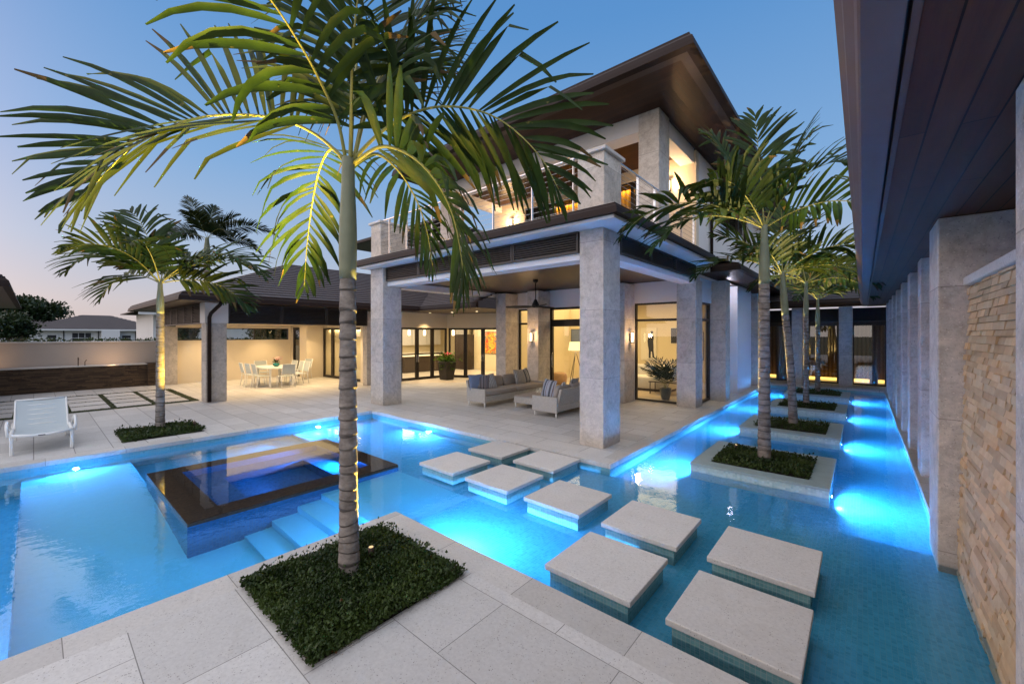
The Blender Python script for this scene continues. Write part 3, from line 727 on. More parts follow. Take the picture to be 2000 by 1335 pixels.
railing(H, (-10.5, 7.22, 0), (-10.5, 9.03, 0), 4.15, 5.16, [.5, 1.4])
# main roof
EX0, EX1, EY0, EY1, EZ = -11.2, -2.37, 7.55, 23.2, 7.02
rf = MB()
m = MB(); ring(m, (EX0, EX1, EY0, EY1), (EX0+.16, EX1-.16, EY0+.16, EY1-.16), EZ, EZ, 0); ring(m, (EX0+.16, EX1-.16, EY0+.16, EY1-.16), (EX0+.16,)*0 or (EX0+.16, EX1-.16, EY0+.16, EY1-.16), EZ, EZ + .03, 0)
zt = 9.3; rx0, rx1, ry0, ry1 = -6.9, -6.7, 12.2, 18.5
courses(rf, (EX0, EY0, 7.31), (EX1, EY0, 7.31), (rx1, ry0, zt), (rx0, ry0, zt), 16); courses(rf, (EX1, EY0, 7.31), (EX1, EY1, 7.31), (rx1, ry1, zt), (rx1, ry0, zt), 16)
courses(rf, (EX1, EY1, 7.31), (EX0, EY1, 7.31), (rx0, ry1, zt), (rx1, ry1, zt), 16); courses(rf, (EX0, EY1, 7.31), (EX0, EY0, 7.31), (rx0, ry0, zt), (rx0, ry1, zt), 16)
roof = rf.build('roof', M['roof'], H)
m.build('eave_trim', M['bronze'], roof)
m = MB(); e = .16   # mitred soffit: boards run along each side
o = [(EX0+e, EY0+e), (EX1-e, EY0+e), (EX1-e, EY1-e), (EX0+e, EY1-e)]; i_ = [(-10.98, 9.05), (-3.44, 9.05), (-3.44, 22), (-10.98, 22)]
for k in range(4): m.quad((*o[k], EZ+.03), (*o[(k+1) % 4], EZ+.03), (*i_[(k+1) % 4], EZ+.03), (*i_[k], EZ+.03), k % 2)
m.build('soffit', [M['wood_x'], M['wood_y']], roof)
eave_gutter(roof, [(EX0, EY0), (EX1, EY0), (EX1, EY1), (EX0, EY1)], EZ + .002, True, sc=1.5)
downpipe(H, [(-2.45, 12.9, 7.0), (-2.6, 12.9, 6.9), (-3.28, 13.0, 6.35), (-3.38, 13.0, 6.2), (-3.38, 13.0, 3.8)])
# low roof along the canal side
m = MB(); courses(m, (-2.5, 12.0, 3.86), (-2.5, 23, 3.86), (-3.44, 23, 4.25), (-3.44, 12.0, 4.25), 4); lr = m.build('low_roof', M['roof'], H)
m = MB().quad((-2.5, 12.0, 3.70), (-3.5, 12.0, 3.70), (-3.5, 23, 3.70), (-2.5, 23, 3.70)); m.build('low_soffit', M['wood_y'], lr)
eave_gutter(lr, [(-3.1, 12.0), (-2.5, 12.0), (-2.5, 19.3)], 3.69)
m = MB().box(-3.64, -3.52, 13.92, 15.4, 2.7, 3.60).box(-3.45, -3.2, 13.9, 15.4, 3.62, 3.69); m.build('frieze', M['louver'], H)
for loc, f, lab in (((-8.61, 11.15, 1.92), (0, -1), 'lit lantern wall light on the terrace column left of the sliding door'), ((-5.25, 11.5, 1.92), (1, 0), 'lit lantern wall light on the column beside the tall living room window'),
                    ((-10.0, 11.72, 6.2), (0, -1), 'lit lantern wall light on the balcony wall left of the dark window'), ((-4.15, 11.72, 6.2), (0, -1), 'lit lantern wall light on the balcony wall behind the upper column')):
    sconce(lab, loc, f, 55 if loc[2] > 4 else 20)

# ------------------------------------------------------------------ kitchen wing
K = thing('kitchen_wing', 'single storey kitchen wing with dark tiled roof and folding glass doors behind the terrace', 'house wing', (-16, 12, 0))
def panel(m, p, q, z0, z1, th=.1, mi=0):
    """upright slab of thickness th between two plan points"""
    p, q = Vector((*p, 0)), Vector((*q, 0)); d = (q - p); n = Vector((-d.y, d.x, 0)).normalized()*th/2
    m.obox((p + q)/2 + Vector((0, 0, (z0 + z1)/2)), d/2, n, (0, 0, (z1 - z0)/2), mi)
def leaf_door(par, p, q, z1, h=None, fw=.085):
    p, q = Vector((*p, 0)), Vector((*q, 0)); d = q - p; L = d.length; u = d/L; n = Vector((-u.y, u.x, 0))
    m = MB()
    def b(s0, s1, z0, zz, t): m.obox(p + u*(s0 + s1)/2 + Vector((0, 0, (z0 + zz)/2)), u*(s1 - s0)/2, n*t, (0, 0, (zz - z0)/2))
    b(.006, fw, .01, z1, .035); b(L - fw, L - .006, .01, z1, .035); b(fw, L - fw, .01, .12, .034); b(fw, L - fw, z1 - .08, z1, .034)
    o = m.build('door', M['frame'], par)
    a, c = p + u*fw*.6, q - u*fw*.6
    MB().quad((a.x, a.y, .06), (c.x, c.y, .06), (c.x, c.y, z1 - .03), (a.x, a.y, z1 - .03)).build('pane', M['glass'], o)
    if h is not None:
        c = p + u*(fw*.5 if h == 0 else L - fw*.5); nn = n if (Vector((0, 0, 0)) - c).dot(n) > 0 else -n
        MB().tube([c + nn*.03 + Vector((0,0,.78)), c + nn*.075 + Vector((0,0,.8)), c + nn*.075 + Vector((0,0,1.1)), c + nn*.03 + Vector((0,0,1.12))], .012, 6).build('handle', M['steel'], o)
    return o
KA, KB, KC = (-15.05, 8.6), (-14.85, 12.65), (-10.47, 14.2)
m = MB(); panel(m, KA, KB, 2.30, 3.0, .16); panel(m, KB, KC, 2.30, 3.0, .16); panel(m, KA, (-15.0, 9.3), 0, 2.3, .15)
m.build('front_wall', M['cream'], K)
def L2(p, q, s): return (p[0] + (q[0]-p[0])*s, p[1] + (q[1]-p[1])*s)
for s0, s1, h in ((.18, .385, None), (.385, .59, 1), (.59, .79, 0), (.79, .99, None)): leaf_door(K, L2(KA, KB, s0), L2(KA, KB, s1), 2.30, h)
for s0, s1, h in ((.02, .21, None), (.21, .40, 1), (.40, .59, 0), (.59, .78, None)): leaf_door(K, L2(KB, KC, s0), L2(KB, KC, s1), 2.30, h)
column(K, -14.98, -14.68, 8.45, 8.85, 0, 2.9)
# kitchen interior
m = MB().quad((-23, 8.98, .006), (-15.0, 8.98, .006), (-10.47, 14.2, .006), (-10.47, 20, .006)).quad((-23, 8.98, .006), (-10.47, 20, .006), (-18, 20, .006), (-23, 20, .006)); m.build('interior_floor', M['int_floor'], K)
m = MB().quad((-21.3, 8.98, 2.9), (-15.05, 8.98, 2.9), (-14.85, 12.65, 2.9), (-21.3, 17.9, 2.9)).quad((-14.85, 12.65, 2.9), (-10.47, 14.2, 2.9), (-10.47, 17.9, 2.9), (-21.3, 17.9, 2.9))
m.quad((-21.3, 8.98, 0), (-21.3, 17.9, 0), (-21.3, 17.9, 2.9), (-21.3, 8.98, 2.9)).quad((-21.3, 17.9, 0), (-10.47, 17.9, 0), (-10.47, 17.9, 2.9), (-21.3, 17.9, 2.9)).quad((-10.48, 14.2, 0), (-10.48, 17.9, 0), (-10.48, 17.9, 2.9), (-10.48, 14.2, 2.9))
m.box(-16.9, -13.9, 16.4, 16.55, 0, 2.89).box(-21.3, -15.1, 9.0, 9.1, 0, 2.89)
m.build('interior_wall', M['int_wall'], K)
# roof over kitchen and dining pavilion belongs to the long tiled wing
Pv = thing('dining_pavilion', 'open dining pavilion with stone corner column, louvred frieze and dark tiled hip roof', 'pavilion', (-18, 6, 0))
RZ, RT, RX = 3.14, 4.95, -18.3
m = MB(); courses(m, (-13.9, 2.6, RZ), (-13.9, 10.4, RZ), (RX, 14.8, RT), (RX, 7.0, RT), 19); courses(m, (-22.7, 2.6, RZ), (-13.9, 2.6, RZ), (RX, 7.0, RT), (RX, 7.0, RT), 19)
courses(m, (-22.7, 14.8, RZ), (-22.7, 2.6, RZ), (RX, 7.0, RT), (RX, 14.8, RT), 19)
pr = m.build('roof', M['roof'], Pv)
m = MB().quad((-13.9, 2.6, 2.95), (-22.7, 2.6, 2.95), (-22.7, 10, 2.95), (-13.9, 10, 2.95)); m.build('soffit', M['ceil'], pr)
eave_gutter(pr, [(-22.7, 10), (-22.7, 2.6), (-13.9, 2.6), (-13.9, 10.3)], 2.94)
m = MB(); courses(m, (-13.9, 10.4, RZ), (-10.30, 10.2, RZ), (-10.30, 14.8, RT), (RX, 14.8, RT), 19); kr = m.build('roof', M['roof'], K)
m = MB().add([(-13.9, 10.02, 2.952), (-10.30, 10.2, 2.952), (-10.47, 14.2, 2.952), (-15.0, 12.65, 2.952), (-15.2, 10.02, 2.952)], [(0,1,2,3,4)]); m.build('soffit', M['ceil'], kr)
eave_gutter(kr, [(-13.9, 10.4), (-10.30, 10.2)], 2.955)
for x, y in ((-14.4, 11.3), (-13.3, 11.6), (-12.0, 11.8)): MB().lathe([(.055, 2.945), (.04, 2.94), (.001, 2.942)], (x, y, 0), 14, cap=False).build('downlight', M['glow_soft'], kr)
t = MB().box(-15.1, -14.6, 3.28, 3.80, 0, 2.34).build('column', M['coral'], Pv, .008); bx('column_head', M['white'], Pv, -15.13, -14.57, 3.25, 3.83, 2.341, 2.94)
column(Pv, -21.45, -21.0, 3.32, 3.78, 0, 2.32); MB().box(-21.20, -21.13, 3.28, 3.318, 0, 2.3).build('downpipe', M['gutter'], Pv)
downpipe(Pv, [(-13.95, 3.5, 2.95), (-13.98, 3.48, 2.86), (-14.42, 3.36, 2.62), (-14.5, 3.34, 2.5), (-14.5, 3.34, .03)], .05)
for a0, a1 in ((3.84, 5.33), (5.35, 6.83), (6.85, 8.42)): louver(Pv, 'x', -14.66, a0, a1, 2.33, 2.93, 11, out=1)
for k in range(6): louver(Pv, 'y', 3.34, -21.4 + 1.04*k, -21.4 + 1.04*k + 1.02, 2.32, 2.93, 11)
m = MB().box(-14.95, -14.665, 3.83, 8.44, 2.42, 2.93).box(-21.4, -15.14, 3.345, 3.6, 2.42, 2.93); m.build('beam', M['cream'], Pv)
m = MB().quad((-21.2, 3.4, 2.43), (-14.95, 3.4, 2.43), (-14.95, 8.95, 2.43), (-21.2, 8.95, 2.43)); m.build('ceiling', M['cream'], Pv)
m = MB().box(-21.35, -21.2, 3.78, 8.3, 0, 1.76).box(-21.35, -21.2, 3.78, 8.3, 2.28, 2.94).box(-21.35, -21.2, 8.06, 8.3, 1.76, 2.28)
m.box(-21.2, -20.98, 8.15, 8.3, 0, 2.43).box(-20.15, -19.4, 8.15, 8.3, 0, 2.43).box(-19.55, -19.4, 8.3, 8.95, 0, 2.43).box(-20.98, -20.15, 8.15, 8.3, 2.34, 2.43)
m.box(-19.4, -15.9, 8.92, 9.0, 2.30, 2.94).box(-15.9, -14.98, 8.86, 9.0, 0, 2.94)
m.build('wall', M['cream'], Pv)
window(Pv, 'x', -21.27, 3.78, 8.06, 1.76, 2.28, [(5.2, .04), (6.6, .04)], (), .03, .06)
window(Pv, 'y', 8.22, -20.98, -20.15, 0, 2.34, (), (), .12, .08, 'glass_dark', 'side_door')
for s in range(4): leaf_door(Pv, (-19.4 + .875*s, 8.95), (-19.4 + .875*(s+1), 8.95), 2.30, {1: 1, 2: 0}.get(s), .1)
m = MB().quad((-19.3, 9.08, 0), (-15.9, 9.08, 0), (-15.9, 9.08, 2.3), (-19.3, 9.08, 2.3)); m.build('curtain', curtain_mat('ochre_curtain', (.45,.27,.10), (.62,.42,.20)), Pv)
# rear block seen through the balcony railing
rb = thing('rear_house_block', 'tall rear block with dark hip roof seen through the balcony railing', 'house wing', (-22, 17, 0))
bx('wall', M['bronze'], rb, -24.6, -17.4, 14.95, 20, 3.2, 7.75)
m = MB(); A_ = (-26, -16.6, 13.4, 21.2)
courses(m, (A_[0], A_[2], 7.9), (A_[1], A_[2], 7.9), (-21.8, 17, 9.4), (-22, 17, 9.4), 10); courses(m, (A_[1], A_[2], 7.9), (A_[1], A_[3], 7.9), (-21.8, 17.2, 9.4), (-21.8, 17, 9.4), 10); courses(m, (A_[0], A_[3], 7.9), (A_[0], A_[2], 7.9), (-22, 17, 9.4), (-22, 17.2, 9.4), 10); courses(m, (A_[1], A_[3], 7.9), (A_[0], A_[3], 7.9), (-22, 17.2, 9.4), (-21.8, 17.2, 9.4), 10)
q = m.build('roof', M['roof'], rb); m = MB().quad((A_[0], A_[2], 7.76), (A_[1], A_[2], 7.76), (A_[1], A_[3], 7.76), (A_[0], A_[3], 7.76)); m.build('soffit', M['ceil'], q)
eave_gutter(q, [(A_[0], A_[2]), (A_[1], A_[2]), (A_[1], A_[3]), (A_[0], A_[3])], 7.75, True)

# ------------------------------------------------------------------ colonnade wing on the right
G_ = thing('colonnade_wing', 'long low wing with stone piers and dark plank soffit along the canal', 'house wing', (1.5, 10, 0))
def pier(y0, y1, x, z0=0.): return MB().box(x, 2.2, y0, y1, z0, 3.075).build('pier', M['coral'], G_, .008)
pier(2.15, 2.81, .51, -.3); pier(5.46, 6.10, .53, -.3)
for k in range(7): pier(8.14 + 1.79*k, 8.56 + 1.79*k, .62)
m = MB().quad((.152, -4, 3.08), (.152, 20.9, 3.08), (4, 20.9, 3.08), (4, -4, 3.08)); so = m.build('soffit', M['col_wood'], G_)
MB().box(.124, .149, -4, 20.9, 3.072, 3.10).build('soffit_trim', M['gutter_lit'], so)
MB().box(.102, .124, -4, 20.9, 3.14, 3.16).box(.149, .153, -4, 20.9, 3.10, 3.13).build('gap_shade', M['ink'], so)  # black strips stand in for the shade inside the soffit gaps
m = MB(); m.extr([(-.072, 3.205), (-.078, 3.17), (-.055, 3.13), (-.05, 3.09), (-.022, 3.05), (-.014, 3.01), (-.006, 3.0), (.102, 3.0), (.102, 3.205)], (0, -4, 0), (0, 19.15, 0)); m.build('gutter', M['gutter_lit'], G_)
m = MB(); courses(m, (-.06, -4, 3.21), (-.06, 22.0, 3.21), (4., 22.0, 4.7), (4., -4, 4.7), 20); m.build('roof', M['roof'], G_)
bx('back_wall', M['white'], G_, 2.2, 2.4, -4, 21, -.0, 3.07)
# split-face stone wall
Wl = thing('stone_wall', 'battered split face sandstone water wall between two stone piers', 'stone wall', (.8, 4.2, -.3))
random.seed(21); m = MB(); z = -.30
def xf(z): return .655 + .027*(z + .13)
while z < 2.43:
    h = min(random.choice((.044, .052, .060)), 2.436 - z)
    if h < .012: break
    y = 2.82 - random.random()*.15
    while y < 5.455:
        L = random.choice((.12, .18, .24, .30, .38)); y1 = min(y + L, 5.456); g0 = .0015
        k = random.random(); c = .5*(.78 + .40*random.random()); m.col = (c*(1.0 + .14*k), c*1.0, c*(1.0 - .12*k))
        d0 = xf(z) - random.uniform(.0, .016); d1 = d0 + random.uniform(-.008, .008); tp = random.uniform(.003, .014)
        ya, yb = max(y, 2.812) + g0, y1 - g0
        if yb - ya > .012:
            zA, zB = z + g0, z + h - g0
            v = [(d0, ya, zA), (d1, yb, zA), (.85, yb, zA), (.85, ya, zA), (d0 + tp, ya, zB), (d1 + tp, yb, zB), (.85, yb, zB), (.85, ya, zB)]
            m.add(v, [(0,3,2,1), (4,5,6,7), (0,1,5,4), (1,2,6,5), (3,0,4,7)])
        y = y1
    z += h
m.col = None
m.build('stonework', M['block'], Wl)
bx('core', M['ink'], Wl, .775, 1.1, 2.815, 5.455, -.4, 2.43); MB().box(.688, 1.12, 2.815, 5.455, 2.438, 2.512).build('cap', M['slab'], Wl, .006)

# ------------------------------------------------------------------ rear wing closing the canal
Rw = thing('rear_wing', 'dark glazed rear wing with stone piers closing the end of the canal', 'house wing', (-1, 21, 0))
for x0, x1 in ((-.70, -.29), (-2.20, -1.84)): column(Rw, x0, x1, 20.1, 20.6, 0, 3.06)
for x0, x1 in ((-.33, .70), (-1.88, -.72), (-3.45, -2.22)):
    window(Rw, 'y', 20.95, x0, x1, .03, 2.42, (), (), .07, .1, 'glass_dark'); louver(Rw, 'y', 20.92, x0, x1, 2.5, 3.04, 10)
m = MB().box(-3.5, .9, 20.93, 21.05, 2.42, 2.5).box(-.72, -.33, 20.9, 21.05, 0, 3.1).box(-2.22, -1.88, 20.9, 21.05, 0, 3.1); m.build('wall', M['frame'], Rw)
m = MB(); courses(m, (-3.3, 19.3, 3.30), (.9, 19.3, 3.30), (.9, 24.5, 5.0), (-3.3, 24.5, 5.0), 20); q = m.build('roof', M['roof'], Rw)
m = MB().quad((-3.3, 19.3, 3.115), (.9, 19.3, 3.115), (.9, 21.1, 3.115), (-3.3, 21.1, 3.115)); m.build('soffit', M['col_wood'], q)
eave_gutter(q, [(-3.3, 19.3), (.05, 19.3)], 3.10)
bx('led_strip', M['ledw'], Rw, -3.4, .75, 22.4, 22.44, .03, .15)
m = MB().quad((-3.5, 21.06, .006), (.9, 21.06, .006), (.9, 22.8, .006), (-3.5, 22.8, .006)); m.build('interior_floor', M['int_floor'], Rw)
bx('interior_wall', M['curtain_dark'], Rw, -3.5, .9, 22.8, 22.9, 0, 3.0); bx('curtain', M['curtain_dark'], Rw, -3.42, -3.3, 21.2, 21.9, .02, 2.4); bx('curtain', M['curtain_dark'], Rw, -2.9, -2.5, 21.3, 21.34, .02, 2.4); bx('curtain', M['curtain_dark'], Rw, .2, .45, 21.3, 21.34, .02, 2.4)

# ------------------------------------------------------------------ garden wall, counter, neighbours
gw = thing('garden_wall', 'plastered boundary wall lit softly behind the ledgestone counter', 'garden wall', (-22.1, -3, 0))
bx('wall', M['garden'], gw, -22.2, -22.0, -12, 3.3, -.05, 1.70); bx('coping', M['slab'], gw, -22.24, -21.96, -12, 3.3, 1.701, 1.745)
ct = thing('ledgestone_counter', 'low outdoor counter clad in dark stacked ledgestone with stone top', 'counter', (-21.6, -3, 0))
bx('base', M['ledger'], ct, -21.98, -21.32, -12, 2.9, 0, .83); bx('base', M['ledger'], ct, -21.98, -21.2, 2.902, 3.27, 0, .87); MB().box(-21.99, -21.29, -12, 2.9, .831, .87).build('top', M['slab'], ct, .004)
tp = thing('bar_tap', 'small gooseneck tap standing on the ledgestone counter', 'tap', (-21.6, 1.05, .87))
MB().tube([(-21.6, 1.05, .87), (-21.6, 1.05, 1.10), (-21.57, 1.05, 1.17), (-21.48, 1.05, 1.17), (-21.46, 1.05, 1.08)], .014).build('spout', M['bronze'], tp)
MB().tube([(-21.6, 1.22, .87), (-21.6, 1.22, 1.0), (-21.57, 1.26, 1.08)], .012).build('lever', M['bronze'], tp)
def far_house(name, label, x, y0, y1, ze, zr, dep, wins, zb=-.03):
    t = thing(name, label, 'house', (x - dep/2, (y0 + y1)/2, zb)); o = 1.2
    bx('wall', M['house_white'], t, x - dep, x, y0, y1, zb, ze)
    m = MB(); a = (x - dep - o, x + o, y0 - o, y1 + o); xm = x - dep/2; ins = min(dep/2 + o, (y1 - y0)/2)
    r0, r1 = (xm, y0 - o + ins, zr), (xm, y1 + o - ins, zr)
    courses(m, (a[1], a[2], ze), (a[1], a[3], ze), r1, r0, 14, .08); courses(m, (a[0], a[3], ze), (a[0], a[2], ze), r0, r1, 14, .08)
    courses(m, (a[0], a[2], ze), (a[1], a[2], ze), r0, r0, 14, .08); courses(m, (a[1], a[3], ze), (a[0], a[3], ze), r1, r1, 14, .08)
    rf = m.build('roof', M['roof'], t)
    bx('gutter', M['house_white'], rf, a[1] - .12, a[1] + .08, a[2], a[3], ze - .32, ze - .02)
    for y, w, z0, z1 in wins:
        f = bx('window', M['house_white'], t, x + .0, x + .08, y - w/2 - .15, y + w/2 + .15, z0 - .1, z1 + .15)
        q = MB()
        n = max(1, int(w/.8))
        for k in range(n):
            b0 = y - w/2 + w*k/n; q.box(x + .05, x + .1, b0 + .05, b0 + w/n - .05, z0, (z0 + z1)/2 - .04).box(x + .05, x + .1, b0 + .05, b0 + w/n - .05, (z0 + z1)/2 + .04, z1)
        q.build('pane', M['ink'], f)
    return t
h = far_house('neighbour_house', 'long white neighbouring house with dark hip roof beyond the garden wall', -114, -.5, 17.5, 3.05, 6.0, 14, [(2.2, 1.2, .6, 1.9), (6.0, 2.6, .4, 2.3), (12.3, 1.4, .7, 1.8), (15.0, 1., .4, 2.3), (16.4, 1.4, .3, 2.3)])
for y in (3.6, 8.2, 13.6): bx('downpipe', M['louver'], h, -114, -113.9, y, y + .14, 0, 2.8)
bx('porch', M['house_white'], h, -114, -112.5, 8.6, 11.2, 0, 2.7)
far_house('neighbour_house', 'white house wall seen through the slot window of the dining pavilion', -52, 7.5, 19, 4.2, 6.5, 10, [(12.5, 1.2, .8, 2.2)])
far_house('neighbour_house', 'more distant dark roofed house at the far left, partly behind dark trees', -150, -9, 8, 3.6, 7.0, 14, [(-2, 2, .5, 2)])
sp = thing('corner_pavilion', 'dark eave corner of a small pavilion at the left edge of the view', 'pavilion', (-19, -4, 0))
m = MB(); courses(m, (-23.6, -.4, 3.14), (-12.8, -.4, 3.14), (-18.2, -5.5, 5.0), (-18.2, -5.5, 5.0), 14); courses(m, (-23.6, -11, 3.14), (-23.6, -.4, 3.14), (-18.2, -5.5, 5.0), (-18.2, -5.8, 5.0), 14); courses(m, (-12.8, -.4, 3.14), (-12.8, -11, 3.14), (-18.2, -5.8, 5.0), (-18.2, -5.5, 5.0), 14)
q = m.build('roof', M['roof'], sp); m = MB().quad((-23.6, -.4, 2.95), (-12.8, -.4, 2.95), (-12.8, -11, 2.95), (-23.6, -11, 2.95)); m.build('soffit', M['ceil'], q)
eave_gutter(q, [(-12.8, -11), (-12.8, -.4), (-23.6, -.4), (-23.6, -11)], 2.94)
for x in (-22.4, -14.2): column(sp, x, x + .5, -1.9, -1.4, 0, 2.94)
# ------------------------------------------------------------------ furniture
def soft_box(m, c, hx, hy, hz, p=5., n=7, mi=None, M4=None):
    """rounded cushion block (superellipsoid) about c"""
    nu, nv = n*4, n*2; b = len(m.v)
    def sg(v, e): return math.copysign(abs(v)**e, v)
    e = 2./p
    for j in range(nv + 1):
        ph = -math.pi/2 + math.pi*j/nv
        for i in range(nu):
            th = 2*math.pi*i/nu
            q = Vector((hx*sg(math.cos(ph), e)*sg(math.cos(th), e), hy*sg(math.cos(ph), e)*sg(math.sin(th), e), hz*sg(math.sin(ph), e)))
            if M4 is not None: q = M4 @ q
            m.v.append(tuple(q + Vector(c)))
    for j in range(nv):
        for i in range(nu):
            i2 = (i+1) % nu
            m.face((b + j*nu + i, b + j*nu + i2, b + (j+1)*nu + i2, b + (j+1)*nu + i), mi, True)
    return m
def pillow(label, loc, size, mat, rot, group):
    """square throw pillow with pinched corners, built upright in its own axes"""
    m = MB(); n = 14; h = size/2; b = 0
    for s in (1, -1):
        b = len(m.v)
        for j in range(n + 1):
            for i in range(n + 1):
                u, v = -1 + 2*i/n, -1 + 2*j/n
                pin = 1 - .07*(1 - abs(u*v)**.6)*max(abs(u), abs(v))**3
                t = .30*h*((1 - u**2)*(1 - v**2))**.42
                m.v.append((u*h*pin, s*t, v*h*pin + h))
        for j in range(n):
            for i in range(n):
                q = (b + j*(n+1) + i, b + j*(n+1) + i + 1, b + (j+1)*(n+1) + i + 1, b + (j+1)*(n+1) + i)
                m.face(q if s < 0 else q[::-1], 0, True)
    o = m.build('throw_pillow', M[mat], None, origin=(0, 0, 0)); o.location = loc; o.rotation_euler = rot
    return tag(o, label, 'pillow', group)
def sofa(label, x0, x1, y0, y1, back, group):
    t = thing('outdoor_sofa', label, 'sofa', ((x0+x1)/2, (y0+y1)/2, 0), 0, group)
    m = MB().box(x0, x1, y0 + .06, y1 - .06, .15, .31); m.build('base', M['wicker'], t, .012)
    for ya, yb in ((y0, y0 + .06), (y1 - .06, y1)): MB().box(x0, x1, ya, yb, .13, .50).build('armrest', M['wicker'], t, .012, seg=2)
    bxx = (x0, x0 + .07) if back < 0 else (x1 - .07, x1)
    a, c = bxx; lean = -.10 if back < 0 else .10
    m = MB().add([(a, y0+.061, .311), (c, y0+.061, .311), (c, y1-.061, .311), (a, y1-.061, .311), (a+lean, y0+.061, .70), (c+lean, y0+.061, .70), (c+lean, y1-.061, .70), (a+lean, y1-.061, .70)],
                 [(0,3,2,1),(4,5,6,7),(0,1,5,4),(1,2,6,5),(2,3,7,6),(3,0,4,7)]); m.build('backrest', M['wicker'], t, .012, seg=2)
    for x in (x0 + .05, x1 - .05):
        for y in (y0 + .05, y1 - .05): MB().lathe([(.012, 0), (.026, .15)], (x, y, 0), 8).build('leg', M['whitemetal'], t)
    ym = (y0 + y1)/2
    xs = (x0 + .075, x1 + .01) if back < 0 else (x0 - .01, x1 - .075)
    for ya, yb in ((y0 + .065, ym - .004), (ym + .004, y1 - .065)):
        m = MB(); soft_box(m, ((xs[0]+xs[1])/2, (ya+yb)/2, .385), (xs[1]-xs[0])/2, (yb-ya)/2, .072, 9.); m.build('seat_cushion', M['fabric'], t)
        for k in range(2):
            yc0 = ya + (yb - ya)*k/2 + .01; yc1 = ya + (yb - ya)*(k+1)/2 - .01
            m = MB(); xb = (x0 + .10) if back < 0 else (x1 - .10)
            soft_box(m, (xb, (yc0+yc1)/2, .60), .075, (yc1-yc0)/2, .17, 5., M4=Matrix.Rotation(-.22 if back < 0 else .22, 3, 'Y')); m.build('back_cushion', M['fabric'], t)
    return t
sofa('pale woven sofa facing right with taupe cushions and five pillows, open to the terrace', -8.52, -7.80, 7.97, 10.75, -1, 'pale woven terrace sofas')
sofa('pale woven sofa seen from its back and half hidden by the front stone column', -6.24, -5.50, 8.05, 10.7, 1, 'pale woven terrace sofas')
PG = 'throw pillows on the terrace sofas'
for lab, loc, s, mat, rot in (
    ('plain blue pillow standing in the near corner of the taupe sofa', (-8.30, 8.16, .44), .44, 'denim', (R(-14), 0, R(72))),
    ('dark pillow with brown stripes between the plain blue and thin striped pillows', (-8.20, 8.30, .44), .42, 'stripe_brown', (R(-20), R(4), R(58))),
    ('cream pillow with thin dark stripes at the near end of the taupe sofa', (-8.10, 8.55, .44), .45, 'stripe_thin', (R(-24), R(-6), R(74))),
    ('cream pillow with thin dark stripes at the far end of the taupe sofa', (-8.16, 9.98, .44), .48, 'stripe_thin', (R(-20), R(3), R(88))),
    ('blue grey pillow with broad bands at the far end of the taupe sofa', (-8.22, 10.38, .44), .48, 'stripe_wide', (R(-18), R(-4), R(100))),
    ('blue grey pillow with broad dark bands at the near arm of the half hidden sofa', (-5.92, 8.22, .44), .46, 'stripe_wide', (R(-16), R(3), R(-15))),
    ('pale grey pillow leaning behind the banded pillow on the half hidden sofa', (-5.72, 8.45, .44), .42, 'greycush', (R(-20), R(-3), R(-62))),
    ('pillow with thin stripes leaning on the back of the half hidden sofa', (-5.76, 9.0, .46), .46, 'stripe_thin', (R(-22), R(-3), R(-80)))):
    pillow(lab, loc, s, mat, rot, PG)
t = thing('coffee_table', 'low pale woven coffee table between the two terrace sofas', 'table', (-6.85, 9.25, 0))
MB().box(-7.32, -6.42, 8.62, 9.95, .13, .30).build('apron', M['wicker'], t, .01); MB().box(-7.32, -6.42, 8.62, 9.95, .302, .325).build('top', M['fabric'], t, .006)
for x in (-7.28, -6.46):
    for y in (8.66, 9.91): MB().lathe([(.012, 0), (.022, .13)], (x, y, 0), 8).build('leg', M['whitemetal'], t)
t = thing('flower_bowl', 'small glass bowl of white flowers on the coffee table', 'flowers', (-6.62, 8.95, .326))
MB().lathe([(.03, 0), (.055, .03), (.06, .07), (.045, .11)], (-6.62, 8.95, .326), 14).build('bowl', M['glass'], t)
rng = np.random.default_rng(8); m = MB(); P_ = rng.normal(0, .05, (90, 3)); P_[:, 2] = np.abs(P_[:, 2]) + .1; leaves(m, P_ + np.array([-6.62, 8.95, .326]), .05, rng); m.build('blossom', M['canvas'], t)

# ceiling fan
t = thing('ceiling_fan', 'black three bladed ceiling fan hanging over the terrace sofas', 'fan', (-7.08, 9.3, 3.556))
c = (-7.08, 9.3)
MB().lathe([(.075, 3.553), (.07, 3.50), (.02, 3.46)], (*c, 0), 16).build('canopy', M['black'], t)
MB().tube([(*c, 3.47), (*c, 2.98)], .014).build('rod', M['black'], t)
MB().lathe([(.03, 3.0), (.055, 2.95), (.10, 2.86), (.115, 2.80), (.10, 2.765), (.04, 2.76)], (*c, 0), 20).build('motor', M['black'], t)
for a in (R(205), R(325), R(85)):
    m = MB(); d = Vector((math.cos(a), math.sin(a), 0)); n = Vector((-d.y, d.x, 0)); tw = n*.92 + Vector((0, 0, .40))
    pr_ = [(.09, .045), (.25, .075), (.6, .07), (.82, .055), (.88, .03)]
    vs = []
    for r, w in pr_:
        p = Vector((*c, 2.80)) + d*r
        vs += [p - tw*w, p + tw*w]
    vs2 = [v - Vector((0, 0, .008)) for v in vs]; k = len(vs)
    m.add(vs + vs2, [(2*i, 2*i+2, 2*i+3, 2*i+1) for i in range(4)] + [(k+2*i+1, k+2*i+3, k+2*i+2, k+2*i) for i in range(4)] + [(2*i, k+2*i, k+2*i+2, 2*i+2) for i in range(4)] + [(2*i+3, k+2*i+3, k+2*i+1, 2*i+1) for i in range(4)] + [(k-2, k-1, 2*k-1, 2*k-2)])
    m.build('blade', M['black'], t)

